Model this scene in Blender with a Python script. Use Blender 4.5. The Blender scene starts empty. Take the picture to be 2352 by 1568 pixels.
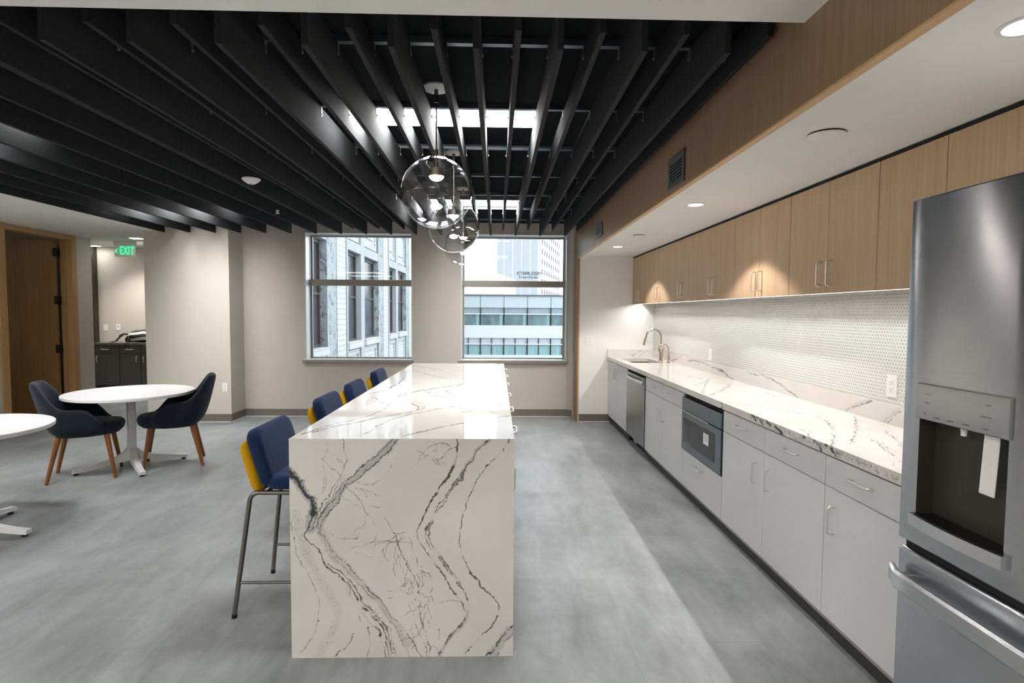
import bpy, bmesh, math, random
import numpy as np
from mathutils import Vector, Matrix
random.seed(7)
SC = bpy.context.scene
COL = SC.collection
PI = math.pi

# ---------------------------------------------------------------- camera, world, exposure
cam_d = bpy.data.cameras.new('camera')
cam_d.sensor_width = 36.0
cam_d.lens = 1282.04 / 2352 * 36.0
cam_d.clip_start = 0.05
cam_d.clip_end = 500
cam = bpy.data.objects.new('camera', cam_d)
COL.objects.link(cam)
_r = Vector((0.99961072, -0.02713943, 0.00647019))
_u = Vector((-0.00504281, 0.05233702, 0.99861675))
_f = Vector((0.02744052, 0.99826063, -0.05217979))
cam.matrix_world = Matrix(((_r.x, _u.x, -_f.x, 0), (_r.y, _u.y, -_f.y, 0), (_r.z, _u.z, -_f.z, 1.49376), (0, 0, 0, 1)))
SC.camera = cam
SC.view_settings.view_transform = 'Standard'
SC.view_settings.look = 'None'
SC.view_settings.gamma = 1.0
SC.view_settings.use_curve_mapping = False
SC.view_settings.exposure = 0.9

SKY = 2.2          # overcast sky
PANEL = 39.0       # ceiling light panels
PANEL_FILL = 9.0   # added panels out of view: behind the camera, far left, office
LED = 68.0         # strip below the wall cabinets
SPOT = 30.0        # soffit downlights

w = bpy.data.worlds.new('world'); SC.world = w
w.use_nodes = True
wn = w.node_tree.nodes; wl = w.node_tree.links
bg = wn['Background']
wtc = wn.new('ShaderNodeTexCoord'); wsx = wn.new('ShaderNodeSeparateXYZ'); wrp = wn.new('ShaderNodeValToRGB')
wl.new(wtc.outputs['Generated'], wsx.inputs[0]); wl.new(wsx.outputs['Z'], wrp.inputs[0])
wrp.color_ramp.elements[0].position = 0.0; wrp.color_ramp.elements[0].color = (0.30, 0.33, 0.35, 1)
wrp.color_ramp.elements[1].position = 0.06; wrp.color_ramp.elements[1].color = (0.89, 0.955, 1.0, 1)
wl.new(wrp.outputs[0], bg.inputs['Color'])
bg.inputs['Strength'].default_value = SKY

# ---------------------------------------------------------------- materials
def lin(c):
    return tuple((x / 12.92 if x <= 0.04045 else ((x + 0.055) / 1.055) ** 2.4) for x in (v / 255 for v in c))

class NT:
    """small helper around a material's node tree"""
    def __init__(s, name):
        s.m = bpy.data.materials.new(name); s.m.use_nodes = True
        s.t = s.m.node_tree; s.n = s.t.nodes; s.l = s.t.links
        s.b = s.n['Principled BSDF']; s.out = s.n['Material Output']
    def node(s, typ, **kw):
        nd = s.n.new(typ)
        for k, v in kw.items(): setattr(nd, k, v)
        return nd
    def pos(s, scale=(1, 1, 1), world=True, rot=(0, 0, 0)):
        mp = s.node('ShaderNodeMapping')
        mp.inputs['Scale'].default_value = scale; mp.inputs['Rotation'].default_value = rot
        if world:
            g = s.node('ShaderNodeNewGeometry'); s.l.new(g.outputs['Position'], mp.inputs[0])
        else:
            g = s.node('ShaderNodeTexCoord'); s.l.new(g.outputs['Object'], mp.inputs[0])
        return mp.outputs[0]
    def noise(s, vec, scale=5, detail=4, rough=.55, dist=0):
        nd = s.node('ShaderNodeTexNoise'); nd.inputs['Scale'].default_value = scale
        nd.inputs['Detail'].default_value = detail; nd.inputs['Roughness'].default_value = rough
        nd.inputs['Distortion'].default_value = dist
        s.l.new(vec, nd.inputs['Vector']); return nd.outputs['Fac']
    def math(s, op, a, b=None, c=None):
        nd = s.node('ShaderNodeMath', operation=op)
        for i, v in enumerate((a, b, c)):
            if v is None: continue
            if isinstance(v, (int, float)): nd.inputs[i].default_value = v
            else: s.l.new(v, nd.inputs[i])
        return nd.outputs[0]
    def ramp(s, fac, stops):
        nd = s.node('ShaderNodeValToRGB'); cr = nd.color_ramp
        while len(cr.elements) < len(stops): cr.elements.new(0.5)
        for e, (p, c) in zip(cr.elements, stops):
            e.position = p; e.color = (c[0], c[1], c[2], 1)
        s.l.new(fac, nd.inputs[0]); return nd.outputs[0]
    def mix(s, fac, a, b, blend='MIX'):
        nd = s.node('ShaderNodeMix', data_type='RGBA', blend_type=blend)
        for idx, v in ((0, fac), (6, a), (7, b)):
            if isinstance(v, (int, float)): nd.inputs[idx].default_value = v
            elif isinstance(v, tuple): nd.inputs[idx].default_value = (v[0], v[1], v[2], 1)
            else: s.l.new(v, nd.inputs[idx])
        return nd.outputs[2]
    def bump(s, h, strength=.2, dist=.01):
        nd = s.node('ShaderNodeBump'); nd.inputs['Strength'].default_value = strength
        nd.inputs['Distance'].default_value = dist
        s.l.new(h, nd.inputs['Height']); s.l.new(nd.outputs[0], s.b.inputs['Normal'])
    def base(s, c):
        if isinstance(c, tuple): s.b.inputs['Base Color'].default_value = (c[0], c[1], c[2], 1)
        else: s.l.new(c, s.b.inputs['Base Color'])
    def set(s, **kw):
        for k, v in kw.items():
            i = s.b.inputs[k.replace('_', ' ')]
            if isinstance(v, (int, float, tuple)): i.default_value = v
            else: s.l.new(v, i)

def simple(name, c, rough=.5, metal=0.0, var=.06, scale=12, bump=0.0, bscale=200, spec=.5, world=True, stretch=(1, 1, 1)):
    """paint, laminate, plastic, metal: a colour with slight uneven tone and an optional fine grain"""
    k = NT(name); c = lin(c)
    v = k.pos(stretch, world)
    n = k.noise(v, scale, 3)
    k.base(k.ramp(n, [(.3, tuple(x * (1 - var) for x in c)), (.7, tuple(min(1, x * (1 + var)) for x in c))]))
    k.set(Roughness=rough, Metallic=metal, Specular_IOR_Level=spec)
    if bump: k.bump(k.noise(v, bscale, 2), bump, .002)
    return k.m

def emit(name, c, strength):
    k = NT(name); k.n.remove(k.b)
    e = k.node('ShaderNodeEmission'); e.inputs[0].default_value = (c[0], c[1], c[2], 1); e.inputs[1].default_value = strength
    k.l.new(e.outputs[0], k.out.inputs[0]); return k.m

def thin_glass(name, tint=(1, 1, 1), edge=.0, refl=1.0):
    """thin clear pane: lets light straight through, mirrors more towards grazing angles"""
    k = NT(name); k.n.remove(k.b)
    tr = k.node('ShaderNodeBsdfTransparent'); tr.inputs[0].default_value = (*tint, 1)
    gl = k.node('ShaderNodeBsdfGlossy'); gl.inputs['Roughness'].default_value = 0.0
    lw = k.node('ShaderNodeLayerWeight'); lw.inputs[0].default_value = .5
    f = k.math('ADD', .045 * refl, k.math('MULTIPLY', k.math('POWER', lw.outputs['Facing'], 5.0), .9 * refl))
    f = k.math('MINIMUM', f, 1.0)
    mx = k.node('ShaderNodeMixShader'); k.l.new(f, mx.inputs[0])
    k.l.new(tr.outputs[0], mx.inputs[1]); k.l.new(gl.outputs[0], mx.inputs[2])
    k.l.new(mx.outputs[0], k.out.inputs[0]); return k.m

def wood(name, a, b, rough=.45, vert='z', fine=1.0):
    k = NT(name); a = lin(a); b = lin(b)
    sc = {'z': (95 * fine, 95 * fine, 2.2), 'x': (2.2, 95 * fine, 95 * fine), 'y': (95 * fine, 2.2, 95 * fine)}[vert]
    v = k.pos(sc)
    n1 = k.noise(v, 1.0, 5, .6); n2 = k.noise(k.pos(tuple(s * .18 for s in sc)), 1.0, 3, .5, .4)
    n = k.math('ADD', k.math('MULTIPLY', n1, .65), k.math('MULTIPLY', n2, .35))
    k.base(k.ramp(n, [(.32, a), (.68, b)])); k.set(Roughness=rough, Specular_IOR_Level=.35)
    k.bump(n1, .12, .001); return k.m

MAT = {}
MAT['wall'] = simple('wall_paint', (203, 196, 185), .75, var=.015, scale=3, bump=.05, bscale=350)
MAT['wall_grey'] = simple('greige_wall_paint', (188, 180, 171), .75, var=.015, scale=3, bump=.05, bscale=350)
MAT['white'] = simple('white_drywall', (238, 236, 231), .8, var=.012, scale=3, bump=.04, bscale=350)
MAT['black_ceiling'] = simple('black_felt_panel', (21, 24, 27), .95, var=.25, scale=60, bump=.25, bscale=500, spec=.2)
MAT['felt'] = simple('charcoal_felt', (42, 44, 46), .95, var=.22, scale=90, bump=.3, bscale=420, spec=.25)
MAT['rail'] = simple('grey_rail_steel', (120, 130, 142), .35, .8, var=.05)
MAT['steel_tab'] = simple('bright_steel_tab', (150, 150, 148), .35, .6, var=.03)
MAT['vinyl'] = simple('taupe_vinyl_base', (112, 106, 96), .5, var=.04)
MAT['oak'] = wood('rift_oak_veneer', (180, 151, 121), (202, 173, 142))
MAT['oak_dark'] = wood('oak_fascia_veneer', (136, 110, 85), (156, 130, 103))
MAT['oak_edge'] = wood('oak_edge_band', (190, 152, 110), (208, 172, 130), vert='y')
MAT['door_wood'] = wood('oak_door_veneer', (150, 112, 68), (176, 136, 88))
MAT['frame_wood'] = wood('oak_door_frame', (176, 136, 88), (200, 160, 110))
MAT['walnut'] = wood('walnut_legs', (112, 66, 30), (146, 92, 46), .4, fine=.8)
MAT['laminate'] = simple('light_grey_laminate', (220, 220, 223), .45, var=.025, scale=40, stretch=(30, 30, 1))
MAT['laminate_side'] = simple('grey_carcass_board', (160, 160, 160), .5, var=.02)
MAT['carcass'] = simple('shadowed_carcass_board', (84, 84, 84), .6, var=.02)  # board colour darkened so the gaps between fronts read as shade
MAT['carcass_oak_shaded'] = wood('shaded_oak_carcass', (92, 70, 50), (108, 84, 62))  # same oak as the doors, shade of the door gaps put into its colour
MAT['toe'] = simple('dark_toe_kick_vinyl', (58, 57, 55), .6, var=.05)
MAT['satin'] = simple('satin_nickel', (225, 224, 221), .3, .9, var=.02)
MAT['faucet'] = simple('brushed_champagne_nickel', (196, 184, 164), .25, 1.0, var=.03)
MAT['stoolsteel'] = simple('brushed_gunmetal_tube', (128, 126, 120), .36, .9, var=.05, scale=30)
MAT['black'] = simple('black_plastic', (16, 17, 18), .45, var=.1)
MAT['black_gloss'] = simple('black_glass', (14, 15, 17), .06, var=.05)
MAT['white_plastic'] = simple('white_plastic', (238, 238, 234), .35, var=.01)
MAT['white_table'] = simple('white_table_laminate', (218, 217, 221), .3, var=.012)
MAT['white_metal'] = simple('white_powder_coat', (222, 222, 222), .4, var=.015)
MAT['gasket'] = simple('dark_gap', (20, 20, 21), .8, var=.1)
MAT['alu'] = simple('taupe_aluminium', (150, 143, 134), .4, .35, var=.03)
MAT['alu_light'] = simple('pale_anodised_frame', (205, 207, 208), .35, .3, var=.03)
MAT['dark_cab'] = simple('dark_charcoal_laminate', (66, 66, 62), .5, var=.06, scale=30)
MAT['dark_top'] = simple('dark_counter', (84, 82, 78), .35, var=.06)
MAT['vent'] = simple('dark_grey_grille', (92, 94, 96), .45, .3, var=.04)
MAT['dark_jamb'] = simple('dark_bronze_frame', (52, 46, 42), .5, var=.08)

def fabric(name, a, b, scale=420):
    k = NT(name); a = lin(a); b = lin(b)
    v = k.pos((1, 1, 1), False)
    n = k.noise(v, scale, 2, .7); n2 = k.noise(v, 6, 2)
    k.base(k.ramp(k.math('ADD', k.math('MULTIPLY', n, .85), k.math('MULTIPLY', n2, .15)), [(.36, a), (.64, b)]))
    k.set(Roughness=.9, Specular_IOR_Level=.2, Sheen_Weight=.1, Sheen_Roughness=.5)
    k.bump(n, .35, .002); return k.m
MAT['navy'] = fabric('navy_wool_blend', (15, 31, 62), (32, 55, 94))
MAT['navy_chair'] = fabric('dark_navy_upholstery', (15, 21, 34), (30, 39, 54))
MAT['mustard'] = fabric('mustard_yellow_wool', (186, 134, 4), (222, 170, 14))

def steel(name, c, rough, aniso=.0, wav=0.0):
    k = NT(name); c = lin(c)
    v = k.pos((1, 1, 140))
    n = k.noise(v, 6, 3)
    k.base(k.ramp(n, [(.3, tuple(x * .95 for x in c)), (.7, tuple(min(1, x * 1.04) for x in c))]))
    k.set(Metallic=1.0, Roughness=rough)
    if aniso:
        tg = k.node('ShaderNodeTangent', direction_type='RADIAL', axis='Z')
        k.l.new(tg.outputs[0], k.b.inputs['Tangent']); k.set(Anisotropic=aniso, Anisotropic_Rotation=.25)
    if wav:
        k.bump(k.noise(k.pos((1.0, 2.2, 1.6)), 1.6, 2, .4), wav, .02)
    return k.m
MAT['fridge'] = steel('brushed_stainless_door', (184, 188, 193), .22, 1.0, .05)
MAT['fridge_trim'] = steel('brushed_stainless_handle', (205, 208, 212), .24, .5)
MAT['appliance'] = steel('brushed_stainless', (160, 162, 165), .3, .6)
MAT['slate'] = steel('slate_steel', (124, 134, 142), .34, .4)
MAT['fridge_side'] = simple('grey_fridge_side', (96, 98, 100), .5, .2)
MAT['panel_grey'] = simple('grey_control_panel', (160, 162, 164), .18, .55, var=.02)
MAT['recess'] = simple('dark_dispenser_recess', (58, 54, 48), .5, .1, var=.06)

# floor: concrete-look vinyl planks
k = NT('concrete_vinyl_plank')
v = k.pos()
n1 = k.noise(v, .9, 6, .62, .6); n2 = k.noise(k.pos((2.6, .8, 1), rot=(0, 0, .5)), 2.4, 5, .65, .4); n3 = k.noise(v, 22, 4, .7)
br = k.node('ShaderNodeTexBrick'); k.l.new(k.pos((1, 1, 1), rot=(0, 0, PI / 2)), br.inputs['Vector'])
br.inputs['Scale'].default_value = 1.0; br.inputs['Brick Width'].default_value = 1.22; br.inputs['Row Height'].default_value = .61
br.inputs['Mortar Size'].default_value = .0012; br.inputs['Mortar Smooth'].default_value = .1; br.inputs['Bias'].default_value = 0
br.inputs['Color1'].default_value = (.42, .42, .42, 1); br.inputs['Color2'].default_value = (.58, .58, .58, 1); br.inputs['Mortar'].default_value = (.2, .2, .2, 1)
s_ = k.math('ADD', k.math('ADD', k.math('MULTIPLY', n1, .5), k.math('MULTIPLY', n2, .42)), k.math('MULTIPLY', n3, .08))
cc = k.ramp(s_, [(.36, lin((114, 119, 120))), (.5, lin((140, 145, 147))), (.66, lin((166, 171, 174)))])
k.base(k.mix(.28, cc, br.outputs['Color'], 'OVERLAY'))
k.set(Roughness=k.math('ADD', k.math('MULTIPLY', n2, .18), .3), Specular_IOR_Level=.45)
k.bump(k.math('ADD', n3, k.math('MULTIPLY', br.outputs['Fac'], -2.0)), .06, .002)
MAT['floor'] = k.m

# polished quartz: the veins are stored per vertex ('vein' dark line, 'haze' grey band)
def quartz(name, coord=1.0, rough=.035):
    k = NT(name)
    at = k.node('ShaderNodeAttribute', attribute_name='vein'); ah = k.node('ShaderNodeAttribute', attribute_name='haze')
    v = k.pos()
    n = k.noise(v, 140, 3, .7); n2 = k.noise(v, 3, 4)
    c0 = k.ramp(n2, [(.3, lin((214, 210, 205))), (.7, lin((226, 223, 219)))])
    sp = k.math('MULTIPLY', ah.outputs['Fac'], k.math('ADD', k.math('MULTIPLY', n, 1.1), .3))
    c1 = k.mix(k.math('MINIMUM', sp, 1.0), c0, lin((150, 153, 156)))
    c2 = k.mix(k.math('MINIMUM', at.outputs['Fac'], 1.0), c1, lin((38, 42, 50)))
    k.base(c2); k.set(Roughness=rough, Specular_IOR_Level=.5)
    return k.m
MAT['quartz'] = quartz('white_veined_quartz')

# penny-round tile
k = NT('penny_round_mosaic')
g = k.node('ShaderNodeNewGeometry'); sx = k.node('ShaderNodeSeparateXYZ'); k.l.new(g.outputs['Position'], sx.inputs[0])
Pp = .0218
def cell(off):
    def ax(o, p, ofs):
        q = k.math('ADD', k.math('DIVIDE', o, p), ofs)
        return k.math('MULTIPLY', k.math('SUBTRACT', k.math('FRACT', q), .5), p)
    a = ax(sx.outputs['Y'], Pp, off + 40); b = ax(sx.outputs['Z'], Pp * 1.7320508, off + 40)
    return k.math('SQRT', k.math('ADD', k.math('MULTIPLY', a, a), k.math('MULTIPLY', b, b)))
dd = k.math('MINIMUM', cell(0.0), cell(0.5))
msk = k.math('SMOOTHSTEP', dd, .0088, .0096) if False else None
mr = k.node('ShaderNodeMapRange', interpolation_type='SMOOTHSTEP'); k.l.new(dd, mr.inputs[0])
mr.inputs[1].default_value = .0088; mr.inputs[2].default_value = .0099; mr.inputs[3].default_value = 1; mr.inputs[4].default_value = 0
k.base(k.mix(mr.outputs[0], lin((240, 239, 235)), lin((196, 200, 196))))
k.set(Roughness=k.math('SUBTRACT', .7, k.math('MULTIPLY', mr.outputs[0], .5)))
k.bump(mr.outputs[0], .6, .002)
MAT['penny'] = k.m

MAT['glass'] = thin_glass('clear_window_glass', (.97, .985, .985), 0, .4)
MAT['globe'] = thin_glass('clear_blown_glass', (.975, .98, .985), 0, .8)
MAT['panel_light'] = emit('lit_acrylic_diffuser', (1.0, .99, .965), PANEL)
MAT['panel_light_fill'] = emit('lit_added_panel_diffuser', (1.0, .95, .88), PANEL_FILL)
MAT['led'] = emit('lit_led_tape', (1.0, .99, .965), LED)
MAT['can_glow'] = emit('lit_downlight_lens', (1.0, .96, .9), 9.0)
MAT['bulb'] = emit('lit_pendant_lens', (1.0, .86, .78), 45.0)
MAT['exit_green'] = emit('lit_green_letters', (.02, .82, .22), 1.15)
MAT['corr_glow'] = emit('lit_corridor_lens', (1.0, .97, .92), 14.0)

# outdoors
def terracotta(name, c, kind):
    k = NT(name); c = lin(c)
    if kind == 'brick':
        br = k.node('ShaderNodeTexBrick'); 
        sxy = k.node('ShaderNodeSeparateXYZ'); gg = k.node('ShaderNodeNewGeometry'); k.l.new(gg.outputs['Position'], sxy.inputs[0])
        cb = k.node('ShaderNodeCombineXYZ'); k.l.new(sxy.outputs['Y'], cb.inputs[0]); k.l.new(sxy.outputs['Z'], cb.inputs[1])
        k.l.new(cb.outputs[0], br.inputs['Vector'])
        br.inputs['Scale'].default_value = 1; br.inputs['Brick Width'].default_value = .32; br.inputs['Row Height'].default_value = .11
        br.inputs['Mortar Size'].default_value = .006
        br.inputs['Color1'].default_value = (*c, 1); br.inputs['Color2'].default_value = (*[x * .92 for x in c], 1); br.inputs['Mortar'].default_value = (*[x * .5 for x in c], 1)
        k.base(br.outputs['Color'])
    elif kind == 'orn':
        v = k.pos((1, 1, 1))
        vo = k.node('ShaderNodeTexVoronoi', feature='SMOOTH_F1'); vo.inputs['Scale'].default_value = 5.5; k.l.new(v, vo.inputs['Vector'])
        wv = k.noise(v, 9, 3, .6, 1.5)
        h = k.math('ADD', vo.outputs['Distance'], k.math('MULTIPLY', wv, .7))
        k.base(k.ramp(h, [(.5, c), (.62, tuple(x * .35 for x in c)), (.7, c)])); k.bump(h, .6, .05)
    else:
        v = k.pos(); n = k.noise(v, 2.2, 4)
        k.base(k.ramp(n, [(.3, tuple(x * .92 for x in c)), (.7, c)]))
    k.set(Roughness=.6); return k.m
MAT['terra'] = terracotta('glazed_terracotta', (150, 155, 158), 'plain')
MAT['terra_brick'] = terracotta('white_glazed_brick', (176, 180, 182), 'brick')
MAT['terra_orn'] = terracotta('moulded_leaf_terracotta', (140, 147, 150), 'orn')
MAT['out_dark'] = simple('dark_sash_glass', (52, 56, 64), .25, var=.35, scale=1.4, stretch=(1, 8, .4))
MAT['out_white'] = simple('white_spandrel', (194, 198, 200), .5, var=.02)
MAT['out_pale'] = simple('pale_spandrel', (172, 181, 186), .4, var=.02)
MAT['out_glass'] = simple('teal_office_glass', (96, 118, 122), .2, var=.35, scale=1.2, stretch=(2, 1, .6))
MAT['out_blind'] = simple('pale_teal_blinds', (126, 158, 162), .4, var=.12, scale=2.0, stretch=(4, 1, .1))
MAT['out_grey'] = simple('grey_brick_panel', (152, 156, 162), .8, var=.03, stretch=(1, 1, 12))
MAT['out_concrete'] = simple('white_concrete', (190, 190, 190), .8, var=.02)
MAT['out_win'] = simple('grey_window', (88, 92, 98), .4, var=.1)
MAT['out_upper'] = simple('grey_upper_light', (138, 152, 160), .25, var=.1)
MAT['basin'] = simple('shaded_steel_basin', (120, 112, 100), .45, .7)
MAT['out_letter'] = simple('dark_letters', (40, 44, 54), .6)

# ---------------------------------------------------------------- geometry helpers
def B(): return bmesh.new()
def box(bm, x0, x1, y0, y1, z0, z1, bev=0.0, seg=2, rot=None):
    r = bmesh.ops.create_cube(bm, size=1.0)
    vs = r['verts']
    bmesh.ops.scale(bm, verts=vs, vec=(abs(x1 - x0), abs(y1 - y0), abs(z1 - z0)))
    c = Vector(((x0 + x1) / 2, (y0 + y1) / 2, (z0 + z1) / 2))
    bmesh.ops.translate(bm, verts=vs, vec=c)
    if rot is not None:
        bmesh.ops.rotate(bm, verts=vs, cent=c, matrix=rot)
    if bev:
        es = list({e for v in vs for e in v.link_edges})
        bmesh.ops.bevel(bm, geom=es, offset=bev, segments=seg, affect='EDGES', profile=.5, clamp_overlap=True)
    return bm
def pad(bm, axis, u0, u1, v0, v1, t0, t1, rad, bev, seg=5):
    """upholstered pad: rounded rectangle (corner radius rad) extruded along axis from t0 to t1, its rims softened by bev"""
    pts = []
    for cu_, cv_, a0 in ((u1 - rad, v1 - rad, 0), (u0 + rad, v1 - rad, PI / 2), (u0 + rad, v0 + rad, PI), (u1 - rad, v0 + rad, 1.5 * PI)):
        for i in range(7): a = a0 + PI / 2 * i / 6; pts.append((cu_ + rad * math.cos(a), cv_ + rad * math.sin(a)))
    prof = [(bev * (1 - math.sin(PI / 2 * i / seg)), t0 + bev * (1 - math.cos(PI / 2 * i / seg))) for i in range(seg + 1)]
    prof += [(a, t0 + t1 - c) for a, c in reversed(prof)]
    cu0, cv0 = (u0 + u1) / 2, (v0 + v1) / 2; hu, hv = (u1 - u0) / 2, (v1 - v0) / 2
    rings = []
    for ins, t in prof:
        ring = []
        for (u, v) in pts:
            uu = cu0 + (u - cu0) * (hu - ins) / hu; vv = cv0 + (v - cv0) * (hv - ins) / hv
            ring.append(bm.verts.new((t, uu, vv) if axis == 'x' else (uu, vv, t)))
        rings.append(ring)
    n = len(pts)
    for a, c in zip(rings, rings[1:]):
        for j in range(n): bm.faces.new((a[j], a[(j + 1) % n], c[(j + 1) % n], c[j]))
    bm.faces.new(rings[0]); bm.faces.new(list(reversed(rings[-1])))
    return bm
def tube(bm, pts, r, n=10, cap=True, radii=None):
    pts = [Vector(p) for p in pts]; rings = []
    up = None
    for i, p in enumerate(pts):
        if i == 0: d = pts[1] - p
        elif i == len(pts) - 1: d = p - pts[i - 1]
        else: d = (pts[i + 1] - p).normalized() + (p - pts[i - 1]).normalized()
        d.normalize()
        if up is None:
            up = Vector((0, 0, 1)) if abs(d.z) < .9 else Vector((1, 0, 0))
        a = d.cross(up).normalized(); b = a.cross(d).normalized(); up = b
        rr = radii[i] if radii else r
        rings.append([bm.verts.new(p + a * math.cos(2 * PI * j / n) * rr + b * math.sin(2 * PI * j / n) * rr) for j in range(n)])
    for i in range(len(rings) - 1):
        for j in range(n):
            bm.faces.new((rings[i][j], rings[i][(j + 1) % n], rings[i + 1][(j + 1) % n], rings[i + 1][j]))
    if cap:
        bm.faces.new(rings[0]); bm.faces.new(list(reversed(rings[-1])))
    return bm
def lathe(bm, prof, c=(0, 0, 0), n=32, axis='z', closed=False):
    """prof: list of (radius, height); the profile is spun round the axis"""
    rings = []
    for r, h in prof:
        if r < 1e-6:
            p = [(0, 0, h)]
        else:
            p = [(r * math.cos(2 * PI * j / n), r * math.sin(2 * PI * j / n), h) for j in range(n)]
        q = []
        for (x, y, z) in p:
            if axis == 'x': x, y, z = z, x, y
            elif axis == 'y': x, y, z = y, z, x
            q.append(bm.verts.new((x + c[0], y + c[1], z + c[2])))
        rings.append(q)
    prs = list(zip(rings, rings[1:]))
    if closed: prs.append((rings[-1], rings[0]))
    for a, b in prs:
        if len(a) == 1 and len(b) == 1: continue
        for j in range(n):
            if len(a) == 1: bm.faces.new((a[0], b[(j + 1) % n], b[j]))
            elif len(b) == 1: bm.faces.new((a[j], a[(j + 1) % n], b[0]))
            else: bm.faces.new((a[j], a[(j + 1) % n], b[(j + 1) % n], b[j]))
    return bm
def prism(bm, poly, z0, z1):
    a = [bm.verts.new((x, y, z0)) for x, y in poly]; b = [bm.verts.new((x, y, z1)) for x, y in poly]
    n = len(poly)
    bm.faces.new(list(reversed(a))); bm.faces.new(b)
    for i in range(n): bm.faces.new((a[i], a[(i + 1) % n], b[(i + 1) % n], b[i]))
    return bm
def arc(c, r, a0, a1, n, plane='xz'):
    o = []
    for i in range(n + 1):
        a = a0 + (a1 - a0) * i / n
        u, v = r * math.cos(a), r * math.sin(a)
        o.append((c[0] + u, c[1], c[2] + v) if plane == 'xz' else ((c[0] + u, c[1] + v, c[2]) if plane == 'xy' else (c[0], c[1] + u, c[2] + v)))
    return o
def finish(name, bm, mat, parent=None, loc=None, smooth=None, world=True):
    """bm in world coordinates (world=True: shifted to the parent's origin) or already local"""
    root = parent
    off = Vector((0, 0, 0))
    if world and parent is not None:
        p = parent
        while p is not None:
            off += Vector(p.location); p = p.parent
    if world and parent is None and loc is not None: off = Vector(loc)
    bmesh.ops.translate(bm, verts=bm.verts, vec=-off)
    bmesh.ops.recalc_face_normals(bm, faces=bm.faces)
    me = bpy.data.meshes.new(name); bm.to_mesh(me); bm.free()
    me.materials.append(MAT[mat] if isinstance(mat, str) else mat)
    if smooth:
        me.set_sharp_from_angle(angle=math.radians(smooth)) if hasattr(me, 'set_sharp_from_angle') else None
        for p in me.polygons: p.use_smooth = True
    o = bpy.data.objects.new(name, me); COL.objects.link(o)
    if parent is not None: o.parent = parent
    elif loc is not None: o.location = loc
    return o
def tag(o, label, cat, group=None):
    o['label'] = label; o['category'] = cat
    if group: o['group'] = group
    return o
def thing(name, label, cat, loc=(0, 0, 0), rz=0, group=None):
    o = bpy.data.objects.new(name, None); COL.objects.link(o)
    o.location = loc; o.rotation_euler = (0, 0, rz); o.empty_display_size = .1
    return tag(o, label, cat, group)
def struct(name, bm, mat, smooth=None, parent=None, label=None):
    o = finish(name, bm, mat, parent=parent, smooth=smooth)
    if parent is None: o['kind'] = 'structure'
    if label: o['label'] = label
    return o
def copy_tree(o, parent=None):
    c = o.copy(); COL.objects.link(c)
    if parent is not None:
        c.parent = parent; c.matrix_parent_inverse = o.matrix_parent_inverse.copy()
    for ch in list(o.children): copy_tree(ch, c)
    return c
def ordn(i):
    return ['first', 'second', 'third', 'fourth', 'fifth', 'sixth', 'seventh', 'eighth', 'ninth', 'tenth', 'eleventh', 'twelfth', 'thirteenth', 'fourteenth', 'fifteenth', 'sixteenth', 'seventeenth', 'eighteenth'][i]
def text_bm(s, size, depth=.004, bold=0.0, space=1.0):
    cu = bpy.data.curves.new('txt', 'FONT'); cu.body = s; cu.size = size; cu.extrude = depth; cu.align_x = 'CENTER'; cu.align_y = 'CENTER'; cu.offset = bold; cu.space_character = space
    ob = bpy.data.objects.new('txt', cu); COL.objects.link(ob)
    bpy.context.view_layer.update()
    me = bpy.data.meshes.new_from_object(ob.evaluated_get(bpy.context.evaluated_depsgraph_get()))
    bm = B(); bm.from_mesh(me)
    bpy.data.objects.remove(ob); bpy.data.curves.remove(cu); bpy.data.meshes.remove(me)
    return bm

# ---------------------------------------------------------------- room shell
YB, YN = 7.95, 7.576            # window wall, end wall of the kitchen recess
XF, XR = 1.098, 2.154           # face of the oak fascia, tiled wall
ZC, ZREC, ZS = 2.537, 2.75, 2.25  # white ceiling, black recess above the baffles, soffit of the kitchen recess
YBULK, XREC = 2.03, -4.47
b = B(); box(b, -10, XR + .2, -4.2, YB, -.12, 0); box(b, -10, -4.0, YB, 11.2, -.12, 0); struct('floor', b, 'floor')

b = B()
box(b, -6.2, XF, -4.2, YBULK, ZC, ZREC + .1)
box(b, -6.2, XREC, YBULK, 8.75, ZC, ZREC + .1)
struct('ceiling', b, 'white')
b = B(); box(b, XREC, XF, YBULK, YB, ZREC, ZREC + .1); struct('ceiling_recess', b, 'black_ceiling')
b = B(); box(b, XF + .03, XR, -4.2, YN, ZS + .004, ZS + .12); struct('ceiling_soffit', b, 'white')

def wall_with_holes(bm, y0, y1, xs, zs, holes):
    """boxes over a grid of x and z cuts, leaving the cells listed in holes open"""
    for i in range(len(xs) - 1):
        for j in range(len(zs) - 1):
            if (i, j) in holes: continue
            box(bm, xs[i], xs[i + 1], y0, y1, zs[j], zs[j + 1])
WZ0, WZ1 = .795, 2.595
WL, WR = (-2.69, -1.195), (-.51, 1.0)
b = B()
wall_with_holes(b, YB, YB + .3, [-3.556, WL[0], WL[1], WR[0], WR[1], XF + .05], [0, WZ0, WZ1, ZREC], {(1, 1), (3, 1)})
bmesh.ops.remove_doubles(b, verts=b.verts, dist=1e-5)
struct('wall_back', b, 'wall_grey')
b = B(); prism(b, [(1.0, YB), (1.0, YB - .002), (1.07, 7.87), (1.098, 7.87), (1.098, YB)], 0, ZREC); struct('wall_return', b, 'wall_grey')
b = B(); box(b, -4.66, -3.556, 7.54, YB + .3, 0, ZREC); struct('wall_column', b, 'wall')
b = B(); box(b, XF + .03, XR, YN, YB + .3, 0, ZREC); struct('wall_niche', b, 'white')
b = B(); box(b, XR, XR + .2, -4.2, YB + .3, 0, ZREC); struct('wall_right', b, 'white')
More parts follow.
